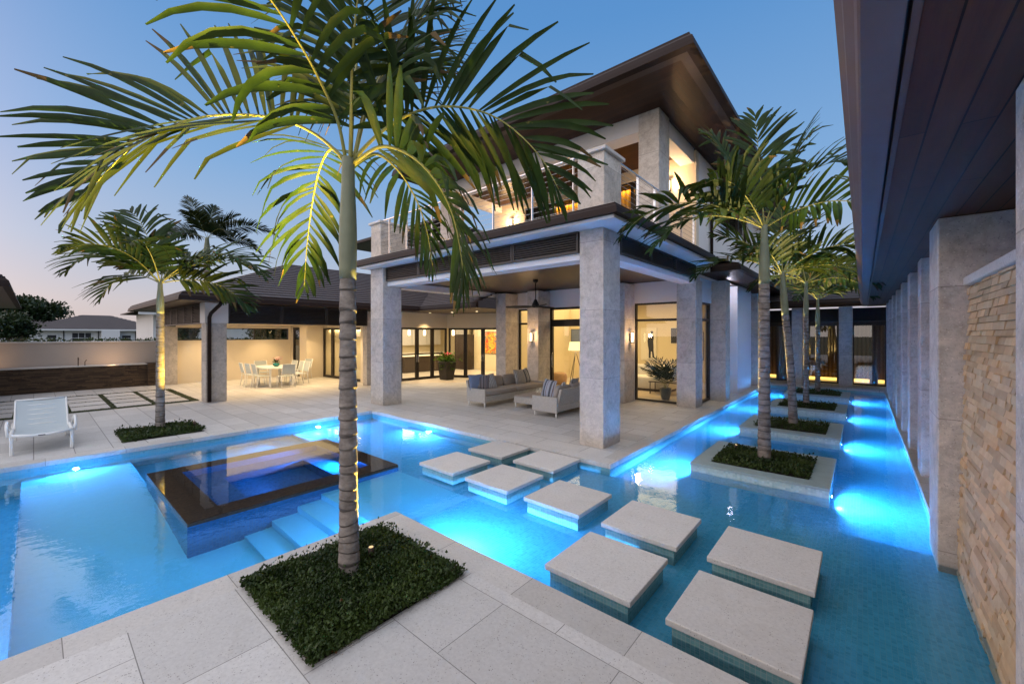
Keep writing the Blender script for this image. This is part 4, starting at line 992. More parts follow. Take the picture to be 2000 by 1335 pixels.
# tall planter by the kitchen doors
px, py = -14.05, 11.95
t = thing('flower_planter', 'tall dark square planter with trailing greenery and pink flowers by the folding doors', 'planter', (px, py, 0))
m = MB().add([(px-.22, py-.22, 0), (px+.22, py-.22, 0), (px+.22, py+.22, 0), (px-.22, py+.22, 0), (px-.30, py-.30, .80), (px+.30, py-.30, .80), (px+.30, py+.30, .80), (px-.30, py+.30, .80)], [(0,3,2,1),(4,5,6,7),(0,1,5,4),(1,2,6,5),(2,3,7,6),(3,0,4,7)])
m.build('pot', M['darkpot'], t, .015)
rng = np.random.default_rng(12); m = MB(); P_ = rng.normal(0, .17, (420, 3)); P_[:, 2] = np.abs(P_[:, 2])*.9 + .80; leaves(m, P_ + np.array([px, py, 0]), .12, rng)
P_ = rng.normal(0, .05, (150, 3)); an = rng.uniform(0, 6.28, 150); P_[:, 0] = np.cos(an)*.33; P_[:, 1] = np.sin(an)*.33; P_[:, 2] = rng.uniform(.45, .95, 150); leaves(m, P_ + np.array([px, py, 0]), .10, rng, -.3)
m.build('foliage', leaf_mat('planter_leaf', (.03,.09,.01), (.10,.20,.02)), t)
m = MB(); P_ = rng.normal(0, .14, (60, 3)); P_[:, 2] = rng.uniform(1.0, 1.18, 60); leaves(m, P_ + np.array([px, py, 0]), .08, rng); m.build('blossom', M['pink'], t)

# outdoor dining set
t = thing('dining_table', 'white oval dining table under the pavilion set for eight', 'table', (-17.75, 6.25, 0))
cx, cy = -17.75, 6.25
m = MB(); N_ = 40; po = [(cx + .98*math.copysign(abs(math.cos(2*math.pi*k/N_))**.6, math.cos(2*math.pi*k/N_)), cy + .56*math.copysign(abs(math.sin(2*math.pi*k/N_))**.6, math.sin(2*math.pi*k/N_))) for k in range(N_)]
m.prism(po, .70, .735); m.build('tabletop', M['whitemetal'], t)
for x in (-.68, .64):
    for y in (-.40, .40): MB().box(cx+x-.035, cx+x+.035, cy+y-.035, cy+y+.035, 0, .70).build('leg', M['whitemetal'], t)
def chair(label):
    t = thing('dining_chair', label, 'chair', (0, 0, 0), 0, 'white sling chairs in the dining pavilion')
    W_, D_ = .23, .22
    for s in (-1, 1):
        MB().tube([(s*W_, D_, 0), (s*W_, D_ - .01, .44)], .014, 6).build('leg', M['whitemetal'], t)
        MB().tube([(s*W_, -D_ - .06, 0), (s*W_, -D_, .30), (s*W_, -D_, .44)], .014, 6).build('leg', M['whitemetal'], t)
    m = MB()
    for s in (-1, 1): m.tube([(s*W_, D_, .44), (s*W_, -D_, .44), (s*W_, -D_ - .10, .90)], .014, 6)
    m.tube([(-W_, D_ - .02, .43), (W_, D_ - .02, .43)], .012, 6).tube([(-W_, -D_ - .10, .895), (W_, -D_ - .10, .895)], .012, 6)
    m.build('frame', M['whitemetal'], t)
    m = MB()
    for i in range(6): pass
    m.box(-W_ + .012, W_ - .012, -D_ + .01, D_ - .01, .438, .446); m.build('seat', M['sling'], t)
    m = MB().obox((0, -D_ - .058, .70), (W_ - .012, 0, 0), (0, .004, 0), (0, -.04, .18)); m.build('backrest', M['sling'], t)
    return t
ch = chair('white sling chair with its back to the pool, nearest the viewer at the dining table')
ch.location = (-16.62, 6.22, 0); ch.rotation_euler = (0, 0, R(90))
for x, y, rz, lab in ((-17.2, 5.62, 0, 'white sling chair nearest the pool of the three on the left of the dining table'), (-17.78, 5.58, 4, 'white sling chair in the middle of the three on the left of the dining table'),
                      (-18.36, 5.55, -3, 'white sling chair furthest back of the three on the left of the dining table'), (-17.2, 6.95, 182, 'white sling chair nearest the pool on the right side of the dining table'),
                      (-17.8, 6.98, 178, 'white sling chair in the middle on the right side of the dining table'), (-18.4, 6.95, 184, 'white sling chair furthest back on the right side of the dining table'),
                      (-18.95, 6.2, -92, 'white sling chair at the far head of the dining table by the cream wall'), (-19.05, 7.85, 196, 'spare white sling chair standing alone against the end wall')):
    dup(ch, (x, y, 0), R(rz), lab)
t = thing('orchid_bowl', 'small teal bowl of pale pink orchids in the middle of the dining table', 'flowers', (cx + .1, cy, .736))
MB().lathe([(.05, .0), (.11, .04), (.13, .09), (.10, .14), (.07, .145)], (cx + .1, cy, .736), 18).build('bowl', M['teal'], t)
rng = np.random.default_rng(3); m = MB(); P_ = rng.normal(0, .05, (60, 3)); P_[:, 2] = np.abs(P_[:, 2]) + .15; leaves(m, P_ + np.array([cx + .1, cy, .736]), .08, rng); m.build('foliage', M['cover'], t)
m = MB(); P_ = rng.normal(0, .07, (50, 3)); P_[:, 2] = rng.uniform(.24, .36, 50); leaves(m, P_ + np.array([cx + .13, cy + .05, .736]), .06, rng); m.build('blossom', M['palepink'], t)

# sun lounger
t = thing('sun_lounger', 'white sling sun lounger with raised back beside the pool', 'sun lounger', (-11.2, .1, 0))
y0, y1 = -.24, .44; xa = -10.66   # foot end towards the pool
for y in (y0, y1):
    MB().box(xa - .035, xa + .035, y - .022, y + .022, 0, .36).build('leg', M['whitemetal'], t, .008)
    MB().box(xa - 1.5, xa - 1.42, y - .03, y + .03, 0, .33).build('leg', M['whitemetal'], t, .008)
    s = -1 if y == y0 else 1
    MB().tube([(xa + .0, y + s*.035, .30), (xa - .03, y + s*.05, .44), (xa - .10, y + s*.05, .505), (xa - .30, y + s*.05, .52), (xa - .52, y + s*.05, .47), (xa - .56, y + s*.03, .34)], .023, 8).build('armrest', M['whitemetal'], t)
    MB().tube([(xa + .0, y, .33), (xa - .5, y, .335), (xa - 1.0, y, .335), (xa - 1.55, y, .32)], .026, 8).build('side_rail', M['whitemetal'], t)
m = MB(); N_ = 12
pts = [(xa + .02, .325), (xa - .06, .345), (xa - .3, .33), (xa - .58, .325), (xa - .72, .36), (xa - 1.36, .74), (xa - 1.40, .76)]
for p, q in zip(pts[:-1], pts[1:]):
    for j in range(N_):
        a, b = y0 + .03 + (y1 - y0 - .06)*j/N_, y0 + .03 + (y1 - y0 - .06)*(j+1)/N_
        sg_ = lambda y: -.028*(1 - ((y - (y0+y1)/2)/((y1-y0)/2 - .03))**2)
        m.add([(p[0], a, p[1] + sg_(a)), (p[0], b, p[1] + sg_(b)), (q[0], b, q[1] + sg_(b)), (q[0], a, q[1] + sg_(a))], [(0, 1, 2, 3)], 0, True)
m.build('sling', M['sling'], t)
m = MB()
for y in (y0 + .02, y1 - .02): m.tube([(p[0], y, p[1] - .005) for p in pts[3:]], .016, 8)
for k in range(5):
    f = .12 + .19*k; x, z = pts[4][0] + (pts[5][0] - pts[4][0])*f, pts[4][1] + (pts[5][1] - pts[4][1])*f
    m.tube([(x, y0 + .03, z - .03), (x, y1 - .03, z - .03)], .011, 6)
m.tube([(pts[6][0], y0 + .02, pts[6][1]), (pts[6][0], y1 - .02, pts[6][1])], .016, 8)
m.build('backrest_frame', M['whitemetal'], t)
m = MB().tube([(xa + .03, y0, .33), (xa + .045, (y0+y1)/2 - .1, .30), (xa + .045, (y0+y1)/2 + .1, .30), (xa + .03, y1, .33)], .022, 8); m.build('foot_rail', M['whitemetal'], t)
MB().box(xa + .062, xa + .068, .05, .13, .292, .306).build('badge', M['bronze'], t)

# ------------------------------------------------------------------ indoors
t = thing('floor_lamp', 'tripod floor lamp with glowing pleated shade behind the sliding door', 'lamp', (-9.22, 14.9, 0))
lx, ly = -9.22, 14.9
MB().lathe([(.31, 1.33), (.25, 1.69)], (lx, ly, 0), 28, cap=False).build('lamp_shade', M['shade'], t)
for a in (.4, 2.5, 4.6): MB().tube([(lx, ly, 1.30), (lx + .38*math.cos(a), ly + .38*math.sin(a), .008)], .014, 6).build('leg', M['frame'], t)
t = thing('wicker_pouf', 'round woven rattan pouf on the floor inside the sliding door', 'pouf', (-9.27, 13.77, .007))
MB().lathe([(.20, 0), (.27, .06), (.30, .2), (.30, .32), (.27, .43), (.20, .47), (.001, .46)], (-9.27, 13.77, .007), 26, jit=.012, cap=False).build('body', M['rattan'], t)
def picture(label, x0, x1, y, z0, z1, mat, fr='frame', cat='painting', axis='y'):
    t = thing('painting', label, cat, ((x0+x1)/2, y, z0), 0)
    MB().box(x0, x1, y - .03, y, z0, z1).build('frame', M[fr], t); e = .025
    MB().box(x0 + e, x1 - e, y - .034, y - .030, z0 + e, z1 - e).build('canvas', M[mat], t)
    return t
t = picture('tall white canvas with a dark standing figure seen through the tall window', -7.62, -6.9, 17.88, .85, 2.3, 'canvas', 'canvas')
m = MB(); fx, fy = -7.14, 17.84   # flat silhouette of a standing figure
fig = [(-.10,.95),(-.02,.95),(-.01,1.25),(.03,1.25),(.06,.97),(.13,.98),(.10,1.3),(.10,1.5),(.09,1.7),(.11,1.86),(.09,1.95),(.04,2.0),(.05,2.03),(.08,2.05),(.085,2.12),(.055,2.16),(.0,2.155),(-.03,2.1),(-.02,2.03),(-.05,1.98),(-.12,1.9),(-.15,1.72),(-.13,1.5),(-.1,1.3)]
m.add([(fx + a*1.1, fy, z) for a, z in fig], [tuple(range(len(fig)))]); m.build('figure', M['ink'], t)
picture('small dark picture between two larger pictures on the living room wall', -6.3, -5.98, 17.88, 1.6, 2.3, 'ink', 'canvas'); picture('tall dark framed mirror on the living room wall', -5.55, -4.95, 17.88, .95, 2.1, 'int_wall')
picture('blue seascape painting high on the wall above the floor lamp', -10.25, -9.55, 16.2, 1.45, 2.25, 'denim', 'frame'); bx('interior_screen', M['int_wall'], H, -10.33, -9.3, 16.2, 16.3, 0, 3.33)
picture('large red and orange abstract painting glimpsed through the kitchen doors', -16.0, -14.9, 16.39, .95, 2.15, 'art', 'ink')
t = thing('living_room_sofa', 'cream upholstered sofa behind the tall window', 'sofa', (-5.9, 14.6, .007))
m = MB(); soft_box(m, (-6.1, 14.5, .30), 1.0, .45, .22, 8.); m.build('seat', M['whitesofa'], t); m = MB(); soft_box(m, (-6.1, 14.95, .52), 1.05, .14, .36, 6.); m.build('backrest', M['whitesofa'], t)
m = MB(); soft_box(m, (-5.12, 14.5, .36), .13, .47, .28, 6.); m.build('armrest', M['whitesofa'], t); bx('plinth', M['cabdark'], t, -7.0, -5.05, 14.1, 14.9, .008, .10)
m = MB().quad((-6.9, 12.6, .012), (-4.1, 12.6, .012), (-4.1, 15.8, .012), (-6.9, 15.8, .012)); tag(m.build('rug', M['rug']), 'beige rug on the living room floor behind the tall window', 'rug')
t = thing('low_table', 'dark low table with thin metal legs behind the potted palm', 'table', (-5.0, 13.6, .013))
bx('top', M['frame'], t, -5.5, -4.3, 13.5, 14.0, .40, .43)
for x in (-5.45, -4.35):
    for y in (13.53, 13.97): bx('leg', M['frame'], t, x - .012, x + .012, y - .012, y + .012, .013, .40)
t = thing('potted_palm', 'potted parlour palm with fan of dark fronds behind the tall window glass', 'plant', (-4.6, 12.62, .007))
MB().lathe([(.11, .0), (.14, .1), (.17, .3), (.175, .36), (.15, .36), (.14, .33)], (-4.6, 12.62, .007), 20).build('pot', M['bluepot'], t)

t = thing('kitchen_cabinets', 'pale wall cabinets above dark base units seen through the folding doors', 'cabinet', (-20.9, 14, .007))
for k in range(6): MB().box(-21.29, -20.95, 10.6 + 1.12*k, 11.69 + 1.12*k, 1.35, 2.45).build('upper_cabinet', M['cabinet'], t)
for k in range(6): MB().box(-21.29, -20.7, 10.6 + 1.12*k, 11.69 + 1.12*k, .01, .84).build('base_cabinet', M['cabdark'], t)
bx('worktop', M['canvas'], t, -21.29, -20.67, 10.55, 17.4, .845, .89)
t = thing('kitchen_island', 'dark kitchen island below hanging lights behind the folding doors', 'kitchen island', (-18.2, 13.6, .007))
bx('base', M['cabdark'], t, -18.6, -17.9, 12.4, 14.8, .008, .84); bx('worktop', M['canvas'], t, -18.7, -17.8, 12.3, 14.9, .842, .88)
for k, (x, y) in enumerate(((-18.2, 12.9), (-18.2, 13.9), (-16.3, 14.3))):
    t = thing('pendant_lamp', f'small glowing glass pendant, {["first", "second", "third"][k]} from the left over the kitchen', 'lamp', (x, y, 2.895), 0, 'kitchen pendant lights')
    MB().tube([(x, y, 2.895), (x, y, 2.25)], .006, 5).build('cord', M['black'], t); MB().lathe([(.02, 2.25), (.07, 2.2), (.07, 1.98), (.05, 1.95)], (x, y, 0), 14).build('lamp_shade', M['glow_soft'], t)
t = thing('oven_tower', 'dark oven cabinet with steel hood in the kitchen corner', 'cabinet', (-17.4, 16.0, .007))
bx('body', M['cabdark'], t, -18.0, -16.92, 15.9, 16.5, .008, 2.0); bx('hood', M['steel'], t, -17.8, -17.1, 15.8, 16.5, 2.0, 2.4)
t = thing('bar_stool', 'dark dining chair just inside the leftmost folding door', 'chair', (-16.2, 10.6, .007))
bx('seat', M['cabdark'], t, -16.42, -16.0, 10.4, 10.82, .44, .48); bx('backrest', M['cabdark'], t, -16.05, -16.0, 10.4, 10.82, .481, .9)
for x in (-16.40, -16.03):
    for y in (10.42, 10.80): MB().tube([(x, y, .008), (x, y, .44)], .016, 6).build('leg', M['cabdark'], t)
# ------------------------------------------------------------------ palms
VR, VF = Vector((math.cos(R(40.57)), math.sin(R(40.57)), 0)), Vector((-math.sin(R(40.57)), math.cos(R(40.57)), 0))
def crom(pts, n):
    pts = [Vector(p) for p in pts]; P_ = [pts[0]*2 - pts[1]] + pts + [pts[-1]*2 - pts[-2]]; out = []
    for k in range(n):
        u = k/(n-1)*(len(pts)-1); i = min(int(u), len(pts)-2); t = u - i; a, b, c, d = P_[i:i+4]
        out.append(.5*((2*b) + (c-a)*t + (2*a-5*b+4*c-d)*t*t + (3*b-a-3*c+d)*t**3))
    return out
def frond(par, pts, L=.75, n=26, w=.034, droop=.9, seed=0, r0=.016, lift=.22, t0=.16, mat='frond', wild=.16, ns=5, fold=.3, roll=0.):
    rnd = random.Random(seed); m = MB(); S = 40; c = crom(pts, S)
    m.tube(c, [r0*(1 - .82*(i/(S-1))**.8) for i in range(S)], 6, 1)
    tip = c[-1]
    prof = [.30, .85, 1., .95, .70, .22] if ns == 5 else [.4, 1., .85, .2]
    for i in range(n):
        t = t0 + (1 - t0)*(i + .5)/n
        for sg in (-1, 1):
            tt = min(.995, max(0, t + rnd.uniform(-.4, .4)/n)); k = tt*(S-1); j = min(int(k), S-2); p = c[j].lerp(c[j+1], k - j)
            T_ = (c[min(j+2, S-1)] - c[max(j-1, 0)]).normalized()
            up = Vector((0, 0, 1)) - T_*T_.z
            if up.length < .25:
                rad = Vector((T_.x, T_.y, 0)); rad = rad.normalized() if rad.length > .02 else Vector((1, 0, 0)); up = -rad + T_*T_.dot(rad)
            up.normalize(); side = T_.cross(up).normalized()
            cr, sr = math.cos(roll), math.sin(roll); up, side = up*cr - side*sr, side*cr + up*sr
            ang = R(72 - 50*tt**1.3 + rnd.uniform(-7, 7))
            d = (T_*math.cos(ang) + side*sg*math.sin(ang) + up*(lift + rnd.uniform(-.12, .12))).normalized()
            ln = L*(.55 + .62*math.sin(math.pi*min(1, tt*.86 + .10))**1.0)*(1 - .50*max(0, tt - .7)/.3)*rnd.uniform(.86, 1.08)
            dr = droop*(1 + rnd.uniform(-.35, .5)); 
            if rnd.random() < wild: dr *= rnd.uniform(1.8, 3.2)
            kink = rnd.random() < wild*.6; kp = rnd.randint(2, 3)
            ww = w*rnd.uniform(.8, 1.2)*(1 - .35*tt)
            q = p.copy(); b = len(m.v); dd = d.copy(); tw0 = rnd.uniform(-.35, .35)
            for s in range(ns + 1):
                wv = T_ - dd*T_.dot(dd)
                if wv.length < .15: wv = up.cross(dd)
                wv.normalize(); nv = dd.cross(wv).normalized()
                if nv.dot(up) < 0: nv = -nv
                a = tw0*(s/ns); wr = wv*math.cos(a) + nv*math.sin(a); nr = nv*math.cos(a) - wv*math.sin(a)
                h = ww*prof[s]
                m.v.append(tuple(q - wr*h)); m.v.append(tuple(q + nr*h*fold)); m.v.append(tuple(q + wr*h))
                q = q + dd*(ln/ns)
                g = dr*.16*(.35 + 1.3*s/ns)
                if kink and s == kp: g += .9
                dd = (dd + Vector((0, 0, -g))).normalized()
            dry = rnd.random() < .22
            for s in range(ns):
                e = b + 3*s; mi = 2 if (dry and s == ns - 1) else 0
                m.face((e, e+1, e+4, e+3), mi, True); m.face((e+1, e+2, e+5, e+4), mi, True)
    return m.build('frond', [M[mat], M['rachis'], M['dry_tip']], par)
def trunk(par, pts, radii, ring_gap=.115, seed=1, scale=1.):
    """ringed palm trunk: each leaf-scar ring flares out at its lower lip"""
    rnd = random.Random(seed); m = MB(); seg = 22
    L_ = sum((Vector(b) - Vector(a)).length for a, b in zip(pts[:-1], pts[1:])); n = max(6, int(L_/ring_gap))
    c = crom(pts, 200)
    def at(f): k = f*199; j = min(int(k), 198); return c[j].lerp(c[j+1], k - j)
    def rad(f):
        k = f*(len(radii)-1); j = min(int(k), len(radii)-2); return radii[j] + (radii[j+1]-radii[j])*(k - j)
    fs = [(i + rnd.uniform(-.22, .22)*(0 < i < n))/n for i in range(n + 1)]
    rows = []
    for i in range(n):
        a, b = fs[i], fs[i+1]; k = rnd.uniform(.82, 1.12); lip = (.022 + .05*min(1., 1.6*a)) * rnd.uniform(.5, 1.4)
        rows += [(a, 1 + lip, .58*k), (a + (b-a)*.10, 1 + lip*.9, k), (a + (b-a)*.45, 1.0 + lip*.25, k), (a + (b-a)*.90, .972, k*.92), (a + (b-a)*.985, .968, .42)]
    rows.append((1., .97, .8)); base = len(m.v)
    tilt = [(rnd.uniform(-.014, .014)*scale, rnd.uniform(-.014, .014)*scale) for _ in range(n + 1)]
    for ri, (f, k, _) in enumerate(rows):
        p = at(f); r = rad(f)*k; tx, ty = tilt[min(ri//5, n)] if 0 < f < 1 else (0, 0)
        for s in range(seg):
            a = 2*math.pi*s/seg; rr = r*(1 + .012*math.sin(3*a + ri) + .008*math.sin(7*a - 2*ri))
            m.v.append((p.x + rr*math.cos(a), p.y + rr*math.sin(a), p.z + tx*math.cos(a) + ty*math.sin(a)))
    for ri in range(len(rows)-1):
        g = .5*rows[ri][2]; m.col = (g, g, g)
        for s in range(seg):
            s2 = (s+1) % seg; m.face((base + ri*seg + s, base + ri*seg + s2, base + (ri+1)*seg + s2, base + (ri+1)*seg + s), 0, True)
    m.col = None; m.face([base + (len(rows)-1)*seg + s for s in range(seg)])
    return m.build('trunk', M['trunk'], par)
def crownshaft(par, p0, p1, r0, r1):
    m = MB(); a, b = Vector(p0), Vector(p1); N_ = 12
    m.tube([a.lerp(b, i/N_) for i in range(N_+1)], [r0*(1 + .16*math.sin(math.pi*min(1, i/N_*1.35))) + (r1 - r0)*(i/N_) for i in range(N_+1)], 20)
    return m.build('crownshaft', M['shaft'], par)

# front palm ------------------------------------------------------------
B0 = Vector((-3.23, 1.70, .0))
P = thing('palm_tree', 'tall foreground palm with ringed trunk rising from the square bed in the patio', 'palm tree', B0, 0, 'palms around the pool')
def loc0(l): return [B0 + VR*(r*.92 + .0) + VF*f + Vector((0, 0, z)) for r, f, z in l]
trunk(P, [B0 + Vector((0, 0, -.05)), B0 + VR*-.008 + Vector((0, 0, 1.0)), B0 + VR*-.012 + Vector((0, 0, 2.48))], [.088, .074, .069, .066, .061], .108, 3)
crownshaft(P, B0 + VR*-.012 + Vector((0, 0, 2.46)), B0 + VR*-.008 + Vector((0, 0, 3.46)), .066, .05)
FR = [
    ([(-.03, 0, 3.44), (-.31, .05, 3.67), (-.62, .08, 3.81), (-.96, .10, 3.87), (-1.35, .10, 3.86), (-1.65, .05, 3.75), (-1.91, 0, 3.58), (-2.13, -.05, 3.33), (-2.30, -.10, 3.08)], 1.0, 30, .42, .30),
    ([(-.03, 0, 3.44), (-.06, -.10, 3.72), (-.14, -.25, 3.95), (-.22, -.40, 4.12), (-.34, -.6, 4.30), (-.52, -.8, 4.44), (-.78, -1.0, 4.47)], .78, 12, 1.4, .15),
    ([(.03, 0, 3.44), (.23, .05, 3.67), (.48, .10, 3.86), (.79, .10, 3.94), (1.14, .10, 3.91), (1.44, .05, 3.75), (1.72, 0, 3.47), (1.88, -.05, 3.18)], .84, 27, .5, .30),
    ([(.04, 0, 3.42), (.33, -.12, 3.5), (.61, -.20, 3.39), (.84, -.28, 3.16), (.98, -.30, 2.9), (1.05, -.30, 2.59), (1.07, -.30, 2.36)], .66, 26, .7, .10),
    ([(.04, 0, 3.44), (.12, .15, 4.0), (.26, .30, 4.46), (.45, .45, 4.87), (.73, .60, 5.31), (1.15, .80, 5.89)], .95, 32, 1.2, .15),
    ([(.01, 0, 3.44), (-.06, .25, 4.2), (-.10, .50, 4.88), (-.14, .80, 5.73), (.01, 1.1, 6.5)], .95, 32, .8, .25),
    ([(-.05, .05, 3.43), (-.35, .40, 3.72), (-.65, .75, 3.67), (-.84, .95, 3.37), (-.98, 1.10, 2.97), (-1.04, 1.15, 2.53)], .66, 20, 1.5, .05),
    ([(.02, .05, 3.43), (.10, .40, 3.67), (.22, .75, 3.65), (.36, .95, 3.43), (.46, 1.05, 3.13), (.52, 1.10, 2.75)], .64, 18, 1.5, .05),
    ([(.01, .05, 3.44), (-.02, .50, 4.25), (.05, 1.0, 4.92), (.25, 1.5, 5.34), (.6, 1.9, 5.4)], .85, 30, 1.0, .2),
    ([(.02, -.02, 3.44), (.06, -.10, 3.85), (.10, -.16, 4.25), (.16, -.18, 4.7), (.26, -.16, 5.2)], .62, 22, 1.3, .3),
]
ROLL = [62, -35, 58, 25, 0, 0, 0, 0, 0, 0, 0]
for i, (l, L_, n, dr, li) in enumerate(FR): frond(P, loc0(l), L_, int(n*1.15), .033, dr, 40 + i, .017, li, .14 if i else .2, wild=.34, roll=R(ROLL[i]))

# standard smaller palms --------------------------------------------------
def palm(base, zc, zs, r, label, fronds, seed, L=.62, n=24, lean=(0, 0), name='palm_tree', mat='frond', w=.036, wild=.16, gap=.10):
    b = Vector(base); t = thing(name, label, 'palm tree', b, 0, 'palms around the pool'); rnd = random.Random(seed)
    top = b + Vector((lean[0], lean[1], zc - b.z)); cs = b + (top - b)*((zs - b.z)/(zc - b.z))
    mid = b.lerp(cs, .5) - Vector((lean[0]*.12, lean[1]*.12, 0))
    trunk(t, [b - Vector((0, 0, .04)), mid, cs], [r*1.2, r*1.03, r*.97, r*.92], gap, seed, r/.075)
    crownshaft(t, cs - Vector((0, 0, .02)), top, r*.92, r*.55)
    for i, (az, el, ln, dp) in enumerate(fronds):   # azimuth seen from the camera (0 = right, 90 = away), elevation, length, droop
        a, e = R(az + rnd.uniform(-6, 6)), R(el + rnd.uniform(-4, 4)); d = VR*math.cos(a) + VF*math.sin(a)
        pts = []; h = Vector(top) - Vector((0, 0, .05)); dirv = d*math.cos(e) + Vector((0, 0, math.sin(e)))
        for k in range(9):
            pts.append(h.copy()); h = h + dirv*ln/8; dirv = (dirv + Vector((0, 0, -dp*.135*(.5 + k/6)))).normalized()
        frond(t, pts, L, n, w, .8, seed*31 + i, .014, .22, .17, mat, wild, roll=R(rnd.uniform(-35, 35)))
    return t
palm((-11.15, 1.72, 0), 3.12, 2.46, .070, 'left palm with full round crown in the deck bed across the pool',
     [(178, 40, 2.3, 1.75), (150, 66, 2.1, 1.1), (170, 22, 2.0, 1.5), (6, 40, 2.4, 1.9), (40, 45, 1.9, 1.4), (100, 55, 1.6, 1.2), (-65, 52, 1.6, 1.7), (-115, 50, 1.6, 1.7), (20, 18, 1.8, 1.6), (120, 40, 1.9, 1.3)], 5, .70, 22, w=.046)
palm((-1.19, 7.56, -.02), 3.74, 2.82, .080, 'nearest and tallest canal palm, standing in the first planter', [(32, 60, 2.5, .75), (128, 70, 2.1, .7), (75, 76, 2.2, .4), (174, 34, 2.5, 1.6), (188, 18, 2.0, 1.5), (4, 28, 2.1, 1.3), (205, 48, 1.6, 1.5), (-62, 55, 1.5, 1.6), (95, 45, 1.8, 1.1)], 11, .66, 20, w=.046)
palm((-1.16, 10.90, -.02), 3.40, 2.45, .076, 'second canal palm with leaning pale trunk in the second planter', [(22, 60, 2.5, .7), (62, 72, 2.0, .6), (178, 28, 2.1, 1.5), (0, 25, 2.1, 1.3), (140, 55, 1.9, 1.0), (-50, 45, 1.8, 1.5), (220, 40, 1.7, 1.4), (345, 18, 1.9, 1.4)], 12, .66, 20, (-.22, .1), w=.044)
palm((-1.22, 14.25, -.02), 3.50, 2.55, .066, 'third canal palm with slim straight trunk in the third planter', [(15, 52, 2.1, .9), (160, 50, 2.0, 1.1), (0, 20, 2.0, 1.4), (190, 25, 1.8, 1.5), (80, 68, 1.9, .7), (-60, 45, 1.7, 1.5), (-20, 35, 1.8, 1.4)], 13, .62, 20, w=.042)
palm((-1.18, 17.60, -.02), 3.25, 2.30, .068, 'furthest canal palm with low arching fronds in the last planter', [(10, 45, 1.9, 1.1), (170, 42, 1.9, 1.1), (-30, 30, 1.9, 1.6), (210, 30, 1.7, 1.5), (85, 65, 1.8, .7), (-75, 40, 1.8, 1.6), (45, 55, 1.9, .8)], 14, .60, 20, w=.042)
palm((-34, 7.7, 0), 8.6, 7.4, .2, 'dark feathery royal palm rising behind the pavilion roof', [(145, 58, 4.4, .35), (178, 20, 3.6, 1.2), (3, 28, 4.8, 1.2), (60, 50, 3.2, .8), (100, 75, 2.6, .4), (-30, 20, 3.4, 1.3), (210, 20, 3.2, 1.3), (-80, 50, 2.8, 1.2), (30, 60, 2.6, .7), (12, 10, 3.6, 1.2)], 15, .85, 60, mat='frond_far', w=.040, wild=.05, gap=.3)
# parlour palm indoors
rnd = random.Random(4)
for k in range(11):
    a = 2*math.pi*k/11 + rnd.uniform(-.3, .3); e = R(rnd.uniform(45, 80)); d = Vector((math.cos(a), math.sin(a), 0)); h = Vector((-4.6, 12.62, .32)); dv = d*math.cos(e)*.8 + Vector((0, 0, math.sin(e))); pts = []
    for j in range(6): pts.append(h.copy()); h = h + dv*rnd.uniform(.15, .24); dv = (dv + Vector((0, 0, -.12)) + d*.08).normalized()
    pts = [Vector((p.x, max(p.y, 12.16), p.z)) for p in pts]
    frond(bpy.data.objects['potted_palm'], pts, .44, 14, .020, .6, 300 + k, .006, .1, .35, 'indoor_leaf', .05)

# ------------------------------------------------------------------ other vegetation
def crown(m, c, rx, rz, n, rng, size):
    k = n//90; cen = rng.normal(0, 1, (k, 3)); cen /= np.linalg.norm(cen, axis=1)[:, None]; cen *= rng.uniform(.35, 1., (k, 1))
    cen[:, 2] = np.where(cen[:, 2] < -.5, -.5, cen[:, 2])
    pts = (cen[rng.integers(0, k, n)] + rng.normal(0, .17, (n, 3)))*np.array([rx, rx, rz]) + np.array(c)
    leaves(m, pts, size, rng)
def tree(label, x, y, h, rx, rz, n, size, seed):
    t = thing('tree', label, 'tree', (x, y, -.03), 0, 'trees beyond the garden wall'); rng = np.random.default_rng(seed)
    MB().tube([(x, y, -.03), (x + .1, y, h*.4), (x, y + .1, h*.75)], [.06*h*.5, .05*h*.5, .02*h]).build('trunk', M['bark'], t)
    m = MB()
    for k in range(5):
        a = k*1.3; m.tube([(x, y, h*.42), (x + rx*.4*math.cos(a), y + rx*.4*math.sin(a), h*.62), (x + rx*.7*math.cos(a), y + rx*.7*math.sin(a), h*.8)], [.02*h, .012*h, .005*h], 6)
    m.build('branch', M['bark'], t)
    m = MB(); crown(m, (x, y, h - rz), rx, rz, n, rng, size); m.build('crown', M['treeleaf'], t)
tree('dark bushy tree just over the garden wall at the far left', -50, -3.6, 4.3, 2.0, 1.5, 6000, .30, 1)
tree('small dark tree beside the bushy tree at the far left', -56, -1.4, 3.8, 1.6, 1.2, 4000, .28, 2)
tree('tall rounded tree on the skyline left of the neighbouring roof', -128, -1.5, 9.3, 6., 2.6, 7000, .7, 3)
tree('broad skyline tree at the very left edge', -132, -9.5, 9.2, 6., 2.4, 7000, .7, 4)
tree('dark tree seen through the slot window of the dining pavilion', -40, 7.4, 3.3, 1.0, 1.2, 4000, .25, 5)
tree('dark tree showing at the right end of the slot window', -38, 13.4, 4.2, 2.2, 1.9, 5000, .25, 6)
rng = np.random.default_rng(77); n = 15000
X = rng.uniform(-24.2, -22.9, n); Y = rng.uniform(-12, 9, n); Z = rng.uniform(.3, 1.0, n)**.5*1.82 + .04*np.sin(Y*5)*np.sin(Y*1.7); m = MB(); leaves(m, np.stack([X, Y, Z], 1), .09, rng)
hd = thing('hedge', 'clipped green hedge showing along the top of the garden wall', 'hedge', (-23.5, -1.5, 0)); m.build('foliage', M['hedge'], hd); bx('stem', M['bark'], hd, -24.0, -23.1, -12, 9, 0, 1.5)
